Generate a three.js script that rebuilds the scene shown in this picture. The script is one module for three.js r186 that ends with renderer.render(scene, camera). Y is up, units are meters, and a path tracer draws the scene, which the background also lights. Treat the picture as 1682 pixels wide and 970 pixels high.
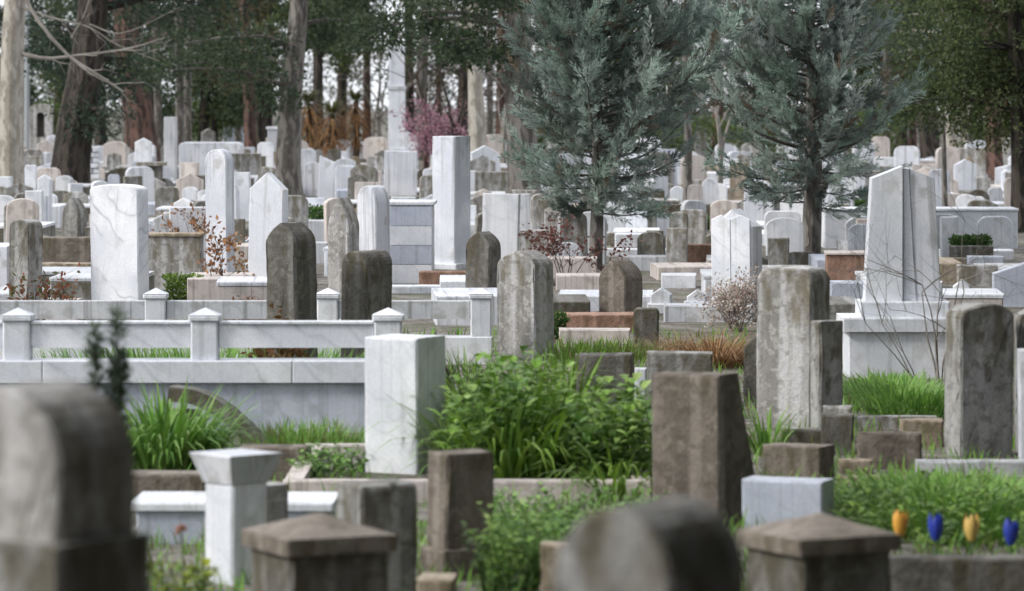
import * as THREE from 'three';
import { mergeGeometries, mergeVertices, toCreasedNormals } from 'three/addons/utils/BufferGeometryUtils.js';
import { TessellateModifier } from 'three/addons/modifiers/TessellateModifier.js';

// ---------------------------------------------------------------- camera, sky, sun, exposure
// A long lens 2.5 m above the graves, level, shifted down. F is the focal length in rows of a 970-row frame.
const F = 7000, EYE = 2.5, W0 = 1682, H0 = 970, HORIZON = 120, K = F / 3500;
const scene = new THREE.Scene();
const camera = new THREE.PerspectiveCamera(2 * Math.atan(H0 / 2 / F) * 180 / Math.PI, W0 / H0, 0.5, 6000);
camera.position.set(0, EYE, 0);
camera.setViewOffset(W0, H0, 0, H0 / 2 - HORIZON, W0, H0);
camera.focus = 42; camera.userData.fStop = 3.5;
camera.updateProjectionMatrix();
const renderer = new THREE.WebGLRenderer({ antialias: true });
renderer.toneMapping = THREE.LinearToneMapping;
renderer.toneMappingExposure = 2.0;
renderer.shadowMap.enabled = true;

function mulberry(a) { return () => { a |= 0; a = a + 0x6D2B79F5 | 0; let t = Math.imul(a ^ a >>> 15, 1 | a); t = t + Math.imul(t ^ t >>> 7, 61 | t) ^ t; return ((t ^ t >>> 14) >>> 0) / 4294967296; }; }
// periodic value noise on the unit square; px, py = lattice cells
function latt(seed) {
  const r = mulberry(seed), N = 256, a = new Float32Array(N * N);
  for (let i = 0; i < N * N; i++) a[i] = r();
  return (x, y, px, py) => {
    const xi = Math.floor(x), yi = Math.floor(y), fx = x - xi, fy = y - yi;
    const sx = fx * fx * (3 - 2 * fx), sy = fy * fy * (3 - 2 * fy);
    const x0 = ((xi % px) + px) % px, x1 = (x0 + 1) % px, y0 = ((yi % py) + py) % py, y1 = (y0 + 1) % py;
    const A = a[y0 * N + x0], B = a[y0 * N + x1], C = a[y1 * N + x0], D = a[y1 * N + x1];
    return A + (B - A) * sx + (C - A) * sy + (A - B - C + D) * sx * sy;
  };
}
function fbm(n, u, v, px, py, oct) { let s = 0, a = .5, t = 0; for (let i = 0; i < oct; i++) { s += a * n(u * px, v * py, px, py); t += a; a *= .5; px = Math.min(256, px * 2); py = Math.min(256, py * 2); } return s / t; }
const smooth = (a, b, x) => { const t = Math.min(1, Math.max(0, (x - a) / (b - a))); return t * t * (3 - 2 * t); };
const mix = (a, b, t) => a + (b - a) * t, mix3 = (a, b, t) => [mix(a[0], b[0], t), mix(a[1], b[1], t), mix(a[2], b[2], t)];
const toS = c => { c = Math.max(0, Math.min(1, c)); return c <= .0031308 ? 12.92 * c : 1.055 * Math.pow(c, 1 / 2.4) - .055; };

{ // one even overcast sky, a little brighter overhead, with faint cloud cells
  const w = 512, h = 256, d = new Float32Array(w * h * 4), n = latt(5);
  for (let y = 0; y < h; y++) for (let x = 0; x < w; x++) {
    const el = (y + .5) / h * Math.PI - Math.PI / 2;
    const k = .56 + .16 * Math.max(0, Math.sin(el)), c = k * (1 + .10 * (fbm(n, x / w, y / h, 10, 8, 4) - .5)), i = (y * w + x) * 4;
    d[i] = c * .97; d[i + 1] = c; d[i + 2] = c * 1.055; d[i + 3] = 1;
  }
  const t = new THREE.DataTexture(d, w, h, THREE.RGBAFormat, THREE.FloatType);
  t.mapping = THREE.EquirectangularReflectionMapping; t.magFilter = t.minFilter = THREE.LinearFilter; t.wrapS = THREE.RepeatWrapping; t.needsUpdate = true;
  scene.background = t; scene.environment = t; scene.backgroundIntensity = 1;
}
// the veiled sun: high on the left, a little behind the camera
const sun = new THREE.DirectionalLight(0xfffaf2, 1.5);
sun.position.set(-76, 57, -20); sun.target.position.set(0, 0, -46);
sun.castShadow = true; sun.shadow.radius = 26; sun.shadow.mapSize.set(4096, 4096);
Object.assign(sun.shadow.camera, { left: -90, right: 90, top: 90, bottom: -90, near: 1, far: 300 });
scene.add(sun, sun.target);

// ---------------------------------------------------------------- helpers
const depthAt = row => F * EYE / (row - HORIZON);             // distance of level ground that stands at a row of the photograph
const X = (col, d) => (col - W0 / 2) * d / F, Y = (row, d) => EYE - (row - HORIZON) * d / F;
const counts = {};
const numbered = n => { const k = counts[n] = (counts[n] ?? -1) + 1; return k ? n + '_' + String(k).padStart(3, '0') : n; };
function tag(o, label, category, group, kind) { Object.assign(o.userData, { label, category }); if (group) o.userData.group = group; if (kind) o.userData.kind = kind; return o; }
function top(o, name, label, category, group, kind) { o.name = numbered(name); tag(o, label, category, group, kind); scene.add(o); return o; }
function part(name, geo, mat, parent) { const m = new THREE.Mesh(geo, mat); m.name = name; m.castShadow = m.receiveShadow = true; parent.add(m); return m; }
function thing(name, label, category, pos, yaw = 0, group) { const g = new THREE.Group(); top(g, name, label, category, group); g.position.set(...pos); g.rotation.y = yaw; return g; }
function single(name, geo, mat, label, category, group, kind) { const m = new THREE.Mesh(geo, mat); m.castShadow = m.receiveShadow = true; return top(m, name, label, category, group, kind); }

// ---------------------------------------------------------------- textures and materials
function tex(w, h, fn, srgb = true) {
  const d = new Uint8Array(w * h * 4);
  for (let y = 0; y < h; y++) for (let x = 0; x < w; x++) {
    const c = fn((x + .5) / w, (y + .5) / h), i = (y * w + x) * 4;
    if (srgb) { d[i] = toS(c[0]) * 255; d[i + 1] = toS(c[1]) * 255; d[i + 2] = toS(c[2]) * 255; } else d[i] = d[i + 1] = d[i + 2] = Math.max(0, Math.min(1, c)) * 255;
    d[i + 3] = 255;
  }
  const t = new THREE.DataTexture(d, w, h); t.wrapS = t.wrapT = THREE.RepeatWrapping; t.magFilter = THREE.LinearFilter; t.minFilter = THREE.LinearMipmapLinearFilter; t.generateMipmaps = true;
  if (srgb) t.colorSpace = THREE.SRGBColorSpace; t.needsUpdate = true; return t;
}
const n1 = latt(11), n2 = latt(22), n3 = latt(33), n4 = latt(44);
// all stone maps span 2 m; v runs down from the top of a stone (v = 1 at its top edge)
const T = 768;
// white marble: bluish ground, slanting grey veins, faint rain lines, specks of soot
function marble(vein, dirt, streak) {
  return tex(T, T, (u, v) => {
    const warp = fbm(n1, u, v, 4, 4, 4) - .5, wd = fbm(n2, u, v, 6, 6, 5);
    const q = (u * 6 + v * 9 + warp * 3.2) % 1, vn = Math.pow(1 - Math.abs(2 * (q - Math.floor(q)) - 1), 7) * smooth(.4, .75, fbm(n3, u, v, 5, 5, 3));
    const q2 = u * 14 + v * 20 + warp * 6, vn2 = Math.pow(1 - Math.abs(2 * (q2 - Math.floor(q2)) - 1), 10) * smooth(.5, .8, fbm(n4, u, v, 7, 7, 3));
    let c = mix3([.66, .685, .74], [.82, .835, .87], smooth(.25, .75, wd));
    c = mix3(c, [.36, .385, .43], Math.min(.8, vein * (vn * .75 + vn2 * .5)));
    const t = (1 - v) * 2, len = .25 + 1.3 * n4(u * 48, .5, 48, 1);
    const s = smooth(.48, .8, fbm(n2, u, v, 44, 1, 4)) * smooth(len, len * .3, t);
    c = mix3(c, [.26, .26, .255], streak * s);
    const s2 = smooth(.58, .8, fbm(n4, u, v, 96, 1, 2)) * smooth(.3, .6, fbm(n1, u, v, 9, 3, 3));
    c = mix3(c, [.34, .34, .345], .42 * streak * s2);
    const d = smooth(.60, .78, fbm(n3, u, v, 10, 10, 5));
    c = mix3(c, [.36, .35, .32], dirt * d);
    const m = smooth(.0, .12, fbm(n1, u, v, 18, 18, 4) - .42 - t * 2.6);
    c = mix3(c, [.30, .295, .28], .6 * dirt * m);
    const f = .93 + .14 * n1(u * 230, v * 230, 230, 230);
    return [c[0] * f, c[1] * f, c[2] * f];
  });
}
// old limestone: warm grey, lichen blotches, dark rain streaks that start at the top edge, olive moss crusts on the shoulders
function limestone(base, pale, moss, paleAmt, mossAmt) {
  return tex(T, T, (u, v) => {
    const b = fbm(n1, u, v, 3, 3, 5), g = fbm(n2, u, v, 24, 24, 4), t = (1 - v) * 2;
    let c = mix3(base, pale, paleAmt * smooth(.3, .7, b));
    const run = fbm(n3, u, v, 20, 1, 4), run2 = fbm(n4, u, v, 30, 1, 4), wob = fbm(n1, u, v, 40, 6, 3);
    const l1 = .2 + 1.9 * n2(u * 22, .3, 22, 1);
    c = mix3(c, [c[0] * .5, c[1] * .49, c[2] * .47], .8 * smooth(.36, .84, run + (wob - .5) * .2) * smooth(l1 + .35, l1 - .35, t));
    c = mix3(c, [pale[0] * 1.4, pale[1] * 1.42, pale[2] * 1.46], .7 * paleAmt * smooth(.42, .86, run2 + (wob - .5) * .25));
    c = mix3(c, [pale[0] * 1.3, pale[1] * 1.3, pale[2] * 1.22], .4 * smooth(.6, .72, fbm(n4, u, v, 50, 50, 3)));
    c = mix3(c, [base[0] * .5, base[1] * .48, base[2] * .42], .45 * smooth(.56, .72, fbm(n2, u, v, 40, 40, 4)));
    const m = smooth(-.04, .2, mossAmt * (fbm(n1, u, v, 26, 9, 5) - .36) - t * .5);
    c = mix3(c, mix3(moss, [moss[0] * 2, moss[1] * 1.8, moss[2] * 1.4], g), .75 * m);
    const f = .84 + .32 * n3(u * 200, v * 200, 200, 200);
    return [c[0] * f, c[1] * f, c[2] * f];
  });
}
const bumpStone = tex(512, 512, (u, v) => .55 * fbm(n1, u, v, 20, 20, 4) + .45 * fbm(n4, u, v, 90, 90, 2), false);
const bumpBark = tex(512, 512, (u, v) => { const w = fbm(n1, u, v, 4, 4, 3) * .25; const q = fbm(n2, u + w, v, 14, 3, 3), r = fbm(n3, u, v, 40, 12, 3); return .75 * smooth(.35, .65, q) + .25 * r; }, false);
const mapWhite = marble(.45, .34, .45), mapVein = marble(1.0, .18, .15), mapStreak = marble(.25, .55, .95);
const mapGrey = limestone([.235, .228, .215], [.35, .348, .345], [.070, .064, .042], 1.0, .8), mapDark = limestone([.145, .137, .127], [.215, .208, .20], [.055, .05, .03], .8, .8), mapBrown = limestone([.185, .160, .138], [.265, .238, .212], [.06, .055, .03], .8, .45);
const mapBark = (a, b, c, lich) => tex(512, 512, (u, v) => {
  const w = fbm(n1, u, v, 4, 4, 3) * .25, q = smooth(.32, .62, fbm(n2, u + w, v, 14, 3, 3));
  let col = mix3(a, b, q); col = mix3(col, c, lich * smooth(.55, .7, fbm(n4, u, v, 7, 7, 4)));
  const f = .75 + .5 * n3(u * 120, v * 60, 120, 60); return [col[0] * f, col[1] * f, col[2] * f];
});
const rep = (t, s) => { const c = t.clone(); c.repeat.set(s, s); c.needsUpdate = true; return c; };
function stoneMat(map, color, rough, bump) {
  return new THREE.MeshStandardMaterial({ map: rep(map, .5), color: new THREE.Color().setRGB(...color), roughness: rough, bumpMap: rep(bumpStone, 2), bumpScale: bump });
}
const M = {
  white: stoneMat(mapWhite, [.93, .93, .935], .55, .0015), vein: stoneMat(mapVein, [.93, .93, .94], .42, .001), streak: stoneMat(mapStreak, [.84, .84, .86], .65, .002),
  palewhite: stoneMat(mapStreak, [.70, .70, .70], .7, .0025), blue: stoneMat(mapWhite, [.62, .65, .72], .45, .001), peach: stoneMat(mapStreak, [.74, .65, .58], .7, .002),
  grey: stoneMat(mapGrey, [.77, .77, .755], .9, .006), palegrey: stoneMat(mapGrey, [1.2, 1.19, 1.2], .88, .005), dark: stoneMat(mapDark, [.74, .73, .70], .92, .007),
  brown: stoneMat(mapBrown, [.8, .77, .74], .92, .006), red: stoneMat(mapBrown, [1.25, .85, .72], .9, .005), tan: stoneMat(mapBrown, [1.3, 1.22, 1.08], .9, .005),
  brick: new THREE.MeshStandardMaterial({ map: rep(mapBrown, .5), color: new THREE.Color().setRGB(1.7, .72, .5), roughness: .9 }),
};
const barkMat = (a, b, c, l, bump) => new THREE.MeshStandardMaterial({ map: mapBark(a, b, c, l), bumpMap: bumpBark, bumpScale: bump, roughness: .95 });
const bark = {
  pale: barkMat([.26, .235, .20], [.40, .375, .33], [.20, .19, .15], .6, .008), dark: barkMat([.016, .013, .011], [.062, .05, .042], [.045, .05, .028], .5, .04),
  red: barkMat([.035, .022, .018], [.135, .078, .062], [.11, .085, .075], .4, .035), grey: barkMat([.075, .066, .06], [.19, .175, .16], [.16, .165, .14], .5, .02), twig: barkMat([.16, .145, .13], [.28, .26, .235], [.2, .2, .17], .3, .004),
};
const plain = (r, g, b, rough = .8) => new THREE.MeshStandardMaterial({ color: new THREE.Color().setRGB(r, g, b), roughness: rough });
const leafMat = (through = .35, rough = 1) => new THREE.MeshPhysicalMaterial({ color: 0xffffff, vertexColors: true, roughness: rough, transmission: through, thickness: 0, specularIntensity: .4, side: THREE.DoubleSide });
const featherLeaf = leafMat(.5), leaf = leafMat(.4), leafGloss = leafMat(.45, .65), drystuff = leafMat(.15);

// ---------------------------------------------------------------- stone shapes
function profile(kind, w, h, r) {
  const s = new THREE.Shape(), a = w / 2;
  s.moveTo(-a, 0); s.lineTo(a, 0);
  if (kind === 'arch') { const n = 14; for (let i = 0; i <= n; i++) { const t = i / n * Math.PI; s.lineTo(a * Math.cos(t), h - r + r * Math.sin(t)); } }
  else if (kind === 'gable') { s.lineTo(a, h - r); s.lineTo(0, h); s.lineTo(-a, h - r); }
  else if (kind === 'round') { const n = 6; for (let i = 0; i <= n; i++) { const t = i / n * Math.PI / 2; s.lineTo(a - r + r * Math.cos(t), h - r + r * Math.sin(t)); } for (let i = 0; i <= n; i++) { const t = Math.PI / 2 + i / n * Math.PI / 2; s.lineTo(-a + r + r * Math.cos(t), h - r + r * Math.sin(t)); } }
  else if (kind === 'shoulder') { const b = a * .74, q = r * .75, n = 10; s.lineTo(a, h - r); s.lineTo(b, h - r + .15 * r); for (let i = 0; i <= n; i++) { const t = i / n * Math.PI; s.lineTo(b * Math.cos(t), h - q + q * Math.sin(t)); } s.lineTo(-b, h - r + .15 * r); s.lineTo(-a, h - r); }
  else if (kind === 'point') { const n = 8; for (let i = 0; i <= n; i++) { const t = i / n; s.lineTo(a * (1 - t * t * .9 - t * .1), h - r + r * t); } for (let i = n - 1; i >= 0; i--) { const t = i / n; s.lineTo(-a * (1 - t * t * .9 - t * .1), h - r + r * t); } }
  else if (kind === 'slant') { s.lineTo(a, h - r); s.lineTo(-a, h); }
  else if (kind === 'slantr') { s.lineTo(a, h); s.lineTo(-a, h - r); }
  else { s.lineTo(a, h); s.lineTo(-a, h); }
  s.closePath(); return s;
}
// texture coordinates in metres by the way each face points; v counts from the top of the stone down
function boxUV(g, h, seed = 0) {
  const p = g.attributes.position, n = g.attributes.normal, uv = new Float32Array(p.count * 2), r = mulberry(seed * 7919 + 13), ou = r() * 2, oz = r() * 2;
  for (let i = 0; i < p.count; i++) {
    const ax = Math.abs(n.getX(i)), ay = Math.abs(n.getY(i)), az = Math.abs(n.getZ(i));
    if (ay > .8) { uv[2 * i] = p.getX(i) + ou; uv[2 * i + 1] = -.7 - p.getZ(i) * .5; }
    else if (az >= ax) { uv[2 * i] = p.getX(i) + ou; uv[2 * i + 1] = p.getY(i) - h - .004; }
    else { uv[2 * i] = p.getZ(i) + oz + 5.3; uv[2 * i + 1] = p.getY(i) - h - .004; }
  }
  g.setAttribute('uv', new THREE.BufferAttribute(uv, 2)); return g;
}
const vnoise = latt(77);
function n3d(x, y, z) { return vnoise(x + 3.1 * z, y + 1.7 * z, 256, 256) * .5 + vnoise(z * 1.3 - y * .4 + 40, x * .7 + 90 + y, 256, 256) * .5; }
// old stones: split the faces and push them about by a few millimetres so that edges wander and chip
function weather(g, amp, cell) {
  g.deleteAttribute('uv');
  g = new TessellateModifier(cell, 5).modify(g.index ? g.toNonIndexed() : g);
  const p = g.attributes.position;
  for (let i = 0; i < p.count; i++) {
    const x = p.getX(i), y = p.getY(i), z = p.getZ(i), f = 9, k = 31;
    const a = amp * 2, dx = (n3d(x * f + 7, y * f, z * f) - .5) * a + (n3d(x * k, y * k, z * k) - .5) * a * .6, dy = (n3d(x * f, y * f + 31, z * f) - .5) * a, dz = (n3d(x * f, y * f, z * f + 57) - .5) * a + (n3d(x * k + 9, y * k, z * k) - .5) * a * .6;
    p.setXYZ(i, x + dx, y <= .001 ? y : y + dy, z + dz);
  }
  g = mergeVertices(g, 1e-4); g.deleteAttribute('normal');
  return toCreasedNormals(g, .65);
}
let stoneSeed = 0;
function slabGeo(kind, w, h, D, r, o = {}) {
  const b = Math.min(o.bevel ?? .012, D * .3, w * .2), s = profile(kind, w - 2 * b, h - b, Math.min(r, h * .9));
  let g = new THREE.ExtrudeGeometry(s, { depth: D - 2 * b, bevelEnabled: true, bevelThickness: b, bevelSize: b, bevelSegments: 1, curveSegments: 8 });
  g.translate(0, 0, -(D - 2 * b) / 2);
  const p = g.attributes.position;
  for (let i = 0; i < p.count; i++) {
    const t = 1 - p.getY(i) / h;
    if (p.getY(i) < .001) p.setY(i, 0);
    if (o.taper) p.setX(i, p.getX(i) * (1 + o.taper * t));
    if (o.back && p.getZ(i) < 0) p.setZ(i, p.getZ(i) - o.back * t);
  }
  if (o.wear) g = weather(g, o.wear, o.cell ?? .09); else { g.computeVertexNormals(); }
  return boxUV(g, h, ++stoneSeed);
}
const boxGeo = (w, h, D, o = {}) => slabGeo('flat', w, h, D, 0, o);
// a box from measured columns and rows of the photograph: x = [left, corner, right] of the front and the side that shows, or [left, right]
const taken = [];
function measure(o) {
  const d = o.d ? o.d * K : depthAt(o.base), s = F / d, g = o.g ?? 0;
  const yaw = (o.yaw ?? (o.x.length === 3 ? 28 : 4)) * Math.PI / 180, x = o.x;
  let w, D, xs;
  if (o.left) { // the left side shows
    w = (x[2] - x[1]) / s / Math.cos(yaw); D = o.D ?? (x[1] - x[0]) / s / Math.sin(yaw);
    const h = Y(o.top, d) - g; taken.push([X(x[1], d) + w / 2, -d - D / 2, w, D]); return { d, s, w, D, h, yaw, pos: [X(x[1], d) + Math.cos(yaw) * w / 2 - Math.sin(yaw) * D / 2, g, -d - Math.sin(yaw) * w / 2 - Math.cos(yaw) * D / 2] };
  }
  if (x.length === 3) { w = (x[1] - x[0]) / s / Math.cos(yaw); D = o.D ?? (x[2] - x[1]) / s / Math.sin(yaw); xs = x[1]; }
  else { D = o.D ?? .14; w = ((x[1] - x[0]) / s - D * Math.sin(yaw)) / Math.cos(yaw); xs = x[0] + w * Math.cos(yaw) * s; }
  const h = Y(o.top, d) - g, cx = X(xs, d) - (Math.cos(yaw) * w / 2 - Math.sin(yaw) * D / 2), cz = -d - (Math.sin(yaw) * w / 2 + Math.cos(yaw) * D / 2);
  taken.push([cx, cz, w * Math.cos(yaw) + D * Math.sin(yaw), D * Math.cos(yaw) + w * Math.sin(yaw)]);
  return { d, s, w, D, h, yaw: -yaw, pos: [cx, g, cz] };
}
// a headstone; extra parts: plinth, cap, groove lines
const leanRng = mulberry(4242);
function stone(name, label, o, group, category = 'headstone') {
  const tip = (leanRng() - .5) * 2; if (category === 'headstone' && o.lean === undefined) o.lean = tip * 1.1;
  const m = measure(o), near = m.s > 125;
  const wear = o.wear ?? (/grey|dark|brown|red|tan/.test(o.mat) ? (near ? .007 : 0) : (near ? .0025 : 0));
  const G = () => slabGeo(o.p ?? 'flat', m.w, m.h, m.D, o.r !== undefined ? o.r / m.s : m.w * .3, { taper: o.taper, back: o.back, wear, cell: .55 / Math.sqrt(m.s) * 1.6, bevel: o.bevel });
  if (!o.plinth && !o.cap && !o.extra) {
    const s = single(name, G(), M[o.mat], label, category, group); s.position.set(...m.pos); s.rotation.y = m.yaw; if (o.lean) s.rotation.z = o.lean * Math.PI / 180; return s;
  }
  const t = thing(name, label, category, m.pos, m.yaw, group); if (o.lean) t.rotation.z = o.lean * Math.PI / 180;
  part('slab', G(), M[o.mat], t);
  if (o.plinth) { const [e, hh, mm] = o.plinth; part('plinth', boxGeo(m.w + 2 * e, hh, m.D + 2 * e, { wear: near ? .004 : 0 }), M[mm ?? o.mat], t); }
  if (o.cap) { const [e, hh, mm] = o.cap; const c = part('cap', boxGeo(m.w + 2 * e, hh, m.D + 2 * e, {}), M[mm ?? o.mat], t); c.position.y = m.h; }
  if (o.extra) o.extra(t, m);
  return t;
}
function block(name, label, o, group, category = 'stone block') { return stone(name, label, o, group, category); }
// the low frame round a grave: two long and two short kerb stones, each its own piece, laid from front-left corner
function kerb(name, label, o, group) {
  const m = measure(o), t = thing(name, label, o.cat ?? 'grave kerb', m.pos, m.yaw, group), e = o.t ?? .12;
  const put = (nm, w, D, x, z, h) => { const q = part(nm, boxGeo(w, h, D, { wear: m.s > 110 ? .005 : 0, cell: .13 }), M[o.mat], t); q.position.set(x, 0, z); };
  put('kerb_stone', m.w, e, 0, m.D / 2 - e / 2, m.h); put('kerb_stone', m.w, e, 0, -m.D / 2 + e / 2, m.h);
  put('kerb_stone', e, m.D - 2 * e - .004, -m.w / 2 + e / 2, 0, m.h - .01); put('kerb_stone', e, m.D - 2 * e - .004, m.w / 2 - e / 2, 0, m.h - .01);
  if (o.soil) { const q = part('soil_bed', boxGeo(m.w - 2 * e - .01, m.h - .07, m.D - 2 * e - .01, {}), soilMat, t); }
  return t;
}

// ---------------------------------------------------------------- ground
const soilMap = tex(T, T, (u, v) => {
  const a = fbm(n1, u, v, 6, 6, 5), b = fbm(n2, u, v, 20, 20, 4), f = .7 + .6 * n3(u * 220, v * 220, 220, 220);
  let c = mix3([.10, .088, .075], [.21, .195, .175], smooth(.3, .7, b)); c = mix3(c, [.085, .095, .045], .6 * smooth(.52, .62, a)); c = mix3(c, [.28, .27, .255], .5 * smooth(.70, .76, fbm(n4, u, v, 70, 70, 2))); return [c[0] * f, c[1] * f, c[2] * f];
});
const soilMat = new THREE.MeshStandardMaterial({ map: rep(soilMap, .5), roughness: 1, bumpMap: rep(bumpStone, 1.5), bumpScale: .02 });
const groundMat = new THREE.MeshStandardMaterial({ map: rep(soilMap, .33), roughness: 1, bumpMap: rep(bumpStone, .8), bumpScale: .03 });
const fall = d => d < 150 ? 0 : -Math.min(24, (d - 150) * .1) * smooth(150, 180, d);
{
  const xs = [], ds = []; for (let i = -40; i <= 40; i++) xs.push(Math.sign(i) * Math.pow(Math.abs(i) / 40, 2.2) * 1800);
  for (let i = 0; i <= 90; i++) ds.push(i < 60 ? -100 + i * 5 : 200 + Math.pow((i - 60) / 30, 2.6) * 2800);
  const pos = [], uv = [], idx = [], n = xs.length;
  for (const d of ds) for (const x of xs) { pos.push(x, fall(d), -d); uv.push(x, d); }
  for (let j = 0; j < ds.length - 1; j++) for (let i = 0; i < n - 1; i++) { const a = j * n + i; idx.push(a, a + 1, a + n, a + 1, a + n + 1, a + n); }
  const g = new THREE.BufferGeometry(); g.setAttribute('position', new THREE.Float32BufferAttribute(pos, 3)); g.setAttribute('uv', new THREE.Float32BufferAttribute(uv, 2)); g.setIndex(idx); g.computeVertexNormals();
  single('ground', g, groundMat, 'earth and thin grass between the graves', 'ground', null, 'structure');
}

// ---------------------------------------------------------------- leaves, blades, limbs
class Leaves {
  constructor() { this.p = []; this.n = []; this.c = []; this.i = []; }
  quad(a, b, c, d, col) {
    const k = this.p.length / 3; for (const v of [a, b, c, d]) { this.p.push(v.x, v.y, v.z); this.c.push(col[0], col[1], col[2]); }
    const e = new THREE.Vector3().subVectors(b, a), f = new THREE.Vector3().subVectors(d, a), m = e.cross(f).normalize(); for (let i = 0; i < 4; i++) this.n.push(m.x, m.y, m.z);
    this.i.push(k, k + 1, k + 2, k, k + 2, k + 3);
  }
  // a pointed leaf: rhombus from base along dir
  leaf(base, dir, side, len, wid, col, at = .45) {
    const b = base.clone().addScaledVector(dir, len * at).addScaledVector(side, wid / 2), d = base.clone().addScaledVector(dir, len * at).addScaledVector(side, -wid / 2);
    this.quad(base, b, base.clone().addScaledVector(dir, len), d, col);
  }
  // a folded leaf with two halves and a drooping tip
  broad(base, dir, side, up, len, wid, col) {
    const mid = base.clone().addScaledVector(dir, len * .5), tip = base.clone().addScaledVector(dir, len).addScaledVector(up, -len * .22);
    for (const s of [-1, 1]) { const e = mid.clone().addScaledVector(side, s * wid / 2).addScaledVector(up, wid * .16 - len * .04), e2 = base.clone().addScaledVector(dir, len * .16).addScaledVector(side, s * wid * .3).addScaledVector(up, wid * .08); if (s > 0) { this.quad(base, e2, e, mid, col); this.quad(mid, e, tip, tip.clone().addScaledVector(side, 1e-4), col); } else { this.quad(base, mid, e, e2, col); this.quad(mid, tip, tip.clone().addScaledVector(side, -1e-4), e, col); } }
  }
  // a bending strap: n segments that curve towards the ground
  blade(base, dir, len, wid, bend, col, n = 3) {
    const d = dir.clone().normalize(), out = new THREE.Vector3(d.x, 0, d.z); if (out.lengthSq() < 1e-6) out.set(1, 0, 0); out.normalize();
    const side = new THREE.Vector3(-out.z, 0, out.x); let p = base.clone(), pw = wid;
    for (let i = 0; i < n; i++) {
      const t = (i + 1) / n, q = p.clone().addScaledVector(d, len / n), w = wid * (1 - t) * (1 + t * 1.2) + .001;
      this.quad(p.clone().addScaledVector(side, -pw / 2), p.clone().addScaledVector(side, pw / 2), q.clone().addScaledVector(side, w / 2), q.clone().addScaledVector(side, -w / 2), col);
      p = q; pw = w; d.y -= bend / n * (1 + i); d.addScaledVector(out, bend / n * .4); d.normalize();
    }
  }
  geo() {
    const g = new THREE.BufferGeometry(); g.setAttribute('position', new THREE.Float32BufferAttribute(this.p, 3)); g.setAttribute('normal', new THREE.Float32BufferAttribute(this.n, 3));
    g.setAttribute('color', new THREE.Float32BufferAttribute(this.c, 3)); g.setIndex(this.i); return g;
  }
}
const V = (x, y, z) => new THREE.Vector3(x, y, z);
const rdir = (r, up = 0) => { const v = V(r() * 2 - 1, r() * 2 - 1 + up, r() * 2 - 1); return v.lengthSq() < .01 ? V(0, 1, 0) : v.normalize(); };
const sideOf = (d, r) => { const q = rdir(r); q.addScaledVector(d, -q.dot(d)); return q.lengthSq() < 1e-4 ? V(1, 0, 0) : q.normalize(); };
const tint = (r, cs, jit = .25) => { const c = cs[Math.floor(r() * cs.length)], k = 1 - jit + 2 * jit * r(); return [c[0] * k, c[1] * k * (.94 + .12 * r()), c[2] * k]; };
// a tapered, slightly lumpy limb along points with radii; uv in metres
function limb(pts, rad, n = 8, lump = .06, seed = 1) {
  const pos = [], uv = [], idx = [], r = mulberry(seed), ph = r() * 20; let len = 0;
  for (let j = 0; j < pts.length; j++) {
    const d = pts[Math.min(j + 1, pts.length - 1)].clone().sub(pts[Math.max(j - 1, 0)]).normalize();
    const s = Math.abs(d.y) > .9 ? V(1, 0, 0).cross(d).normalize() : V(0, 1, 0).cross(d).normalize(), t = d.clone().cross(s);
    if (j) len += pts[j].distanceTo(pts[j - 1]);
    for (let i = 0; i <= n; i++) {
      const a = (i % n) / n * Math.PI * 2, k = rad[j] * (1 + lump * (Math.sin(a * 3 + ph + len * 1.3) + .6 * Math.sin(a * 5 - ph + len * 2.9)));
      const q = pts[j].clone().addScaledVector(s, Math.cos(a) * k).addScaledVector(t, Math.sin(a) * k);
      pos.push(q.x, q.y, q.z); uv.push(i / n * Math.max(.3, Math.round(rad[0] * 12) / 2), len * .9);
    }
  }
  for (let j = 0; j < pts.length - 1; j++) for (let i = 0; i < n; i++) { const a = j * (n + 1) + i; idx.push(a, a + 1, a + n + 1, a + 1, a + n + 2, a + n + 1); }
  const g = new THREE.BufferGeometry(); g.setAttribute('position', new THREE.Float32BufferAttribute(pos, 3)); g.setAttribute('uv', new THREE.Float32BufferAttribute(uv, 2)); g.setIndex(idx); g.computeVertexNormals(); return g;
}
function spline(pts, n) { return new THREE.CatmullRomCurve3(pts).getPoints(n); }
// bare branching: returns limbs and the twig ends
function branching(start, dir, len, rad, depth, r, out = { geos: [], tips: [] }, spread = .6, droop = 0) {
  const pts = [start.clone()], n = 4; let d = dir.clone().normalize(), p = start.clone();
  for (let i = 0; i < n; i++) { d.addScaledVector(rdir(r), .16).normalize(); d.y -= droop; d.normalize(); p = p.clone().addScaledVector(d, len / n); pts.push(p); }
  out.geos.push(limb(pts, pts.map((_, i) => rad * (1 - .55 * i / n)), rad > .03 ? 7 : rad > .008 ? 5 : 3, .04, 1 + Math.floor(r() * 999)));
  for (let i = 1; i <= n; i++) out.tips.push([pts[i], d.clone(), depth]);
  if (depth > 0) { const k = 2 + Math.floor(r() * 2); for (let i = 0; i < k; i++) { const at = pts[2 + Math.floor(r() * 3)]; const nd = d.clone().multiplyScalar(1 - spread * .5).addScaledVector(sideOf(d, r), spread).normalize(); branching(at, nd, len * (.55 + .3 * r()), rad * .5, depth - 1, r, out, spread, droop); } }
  return out;
}
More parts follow.
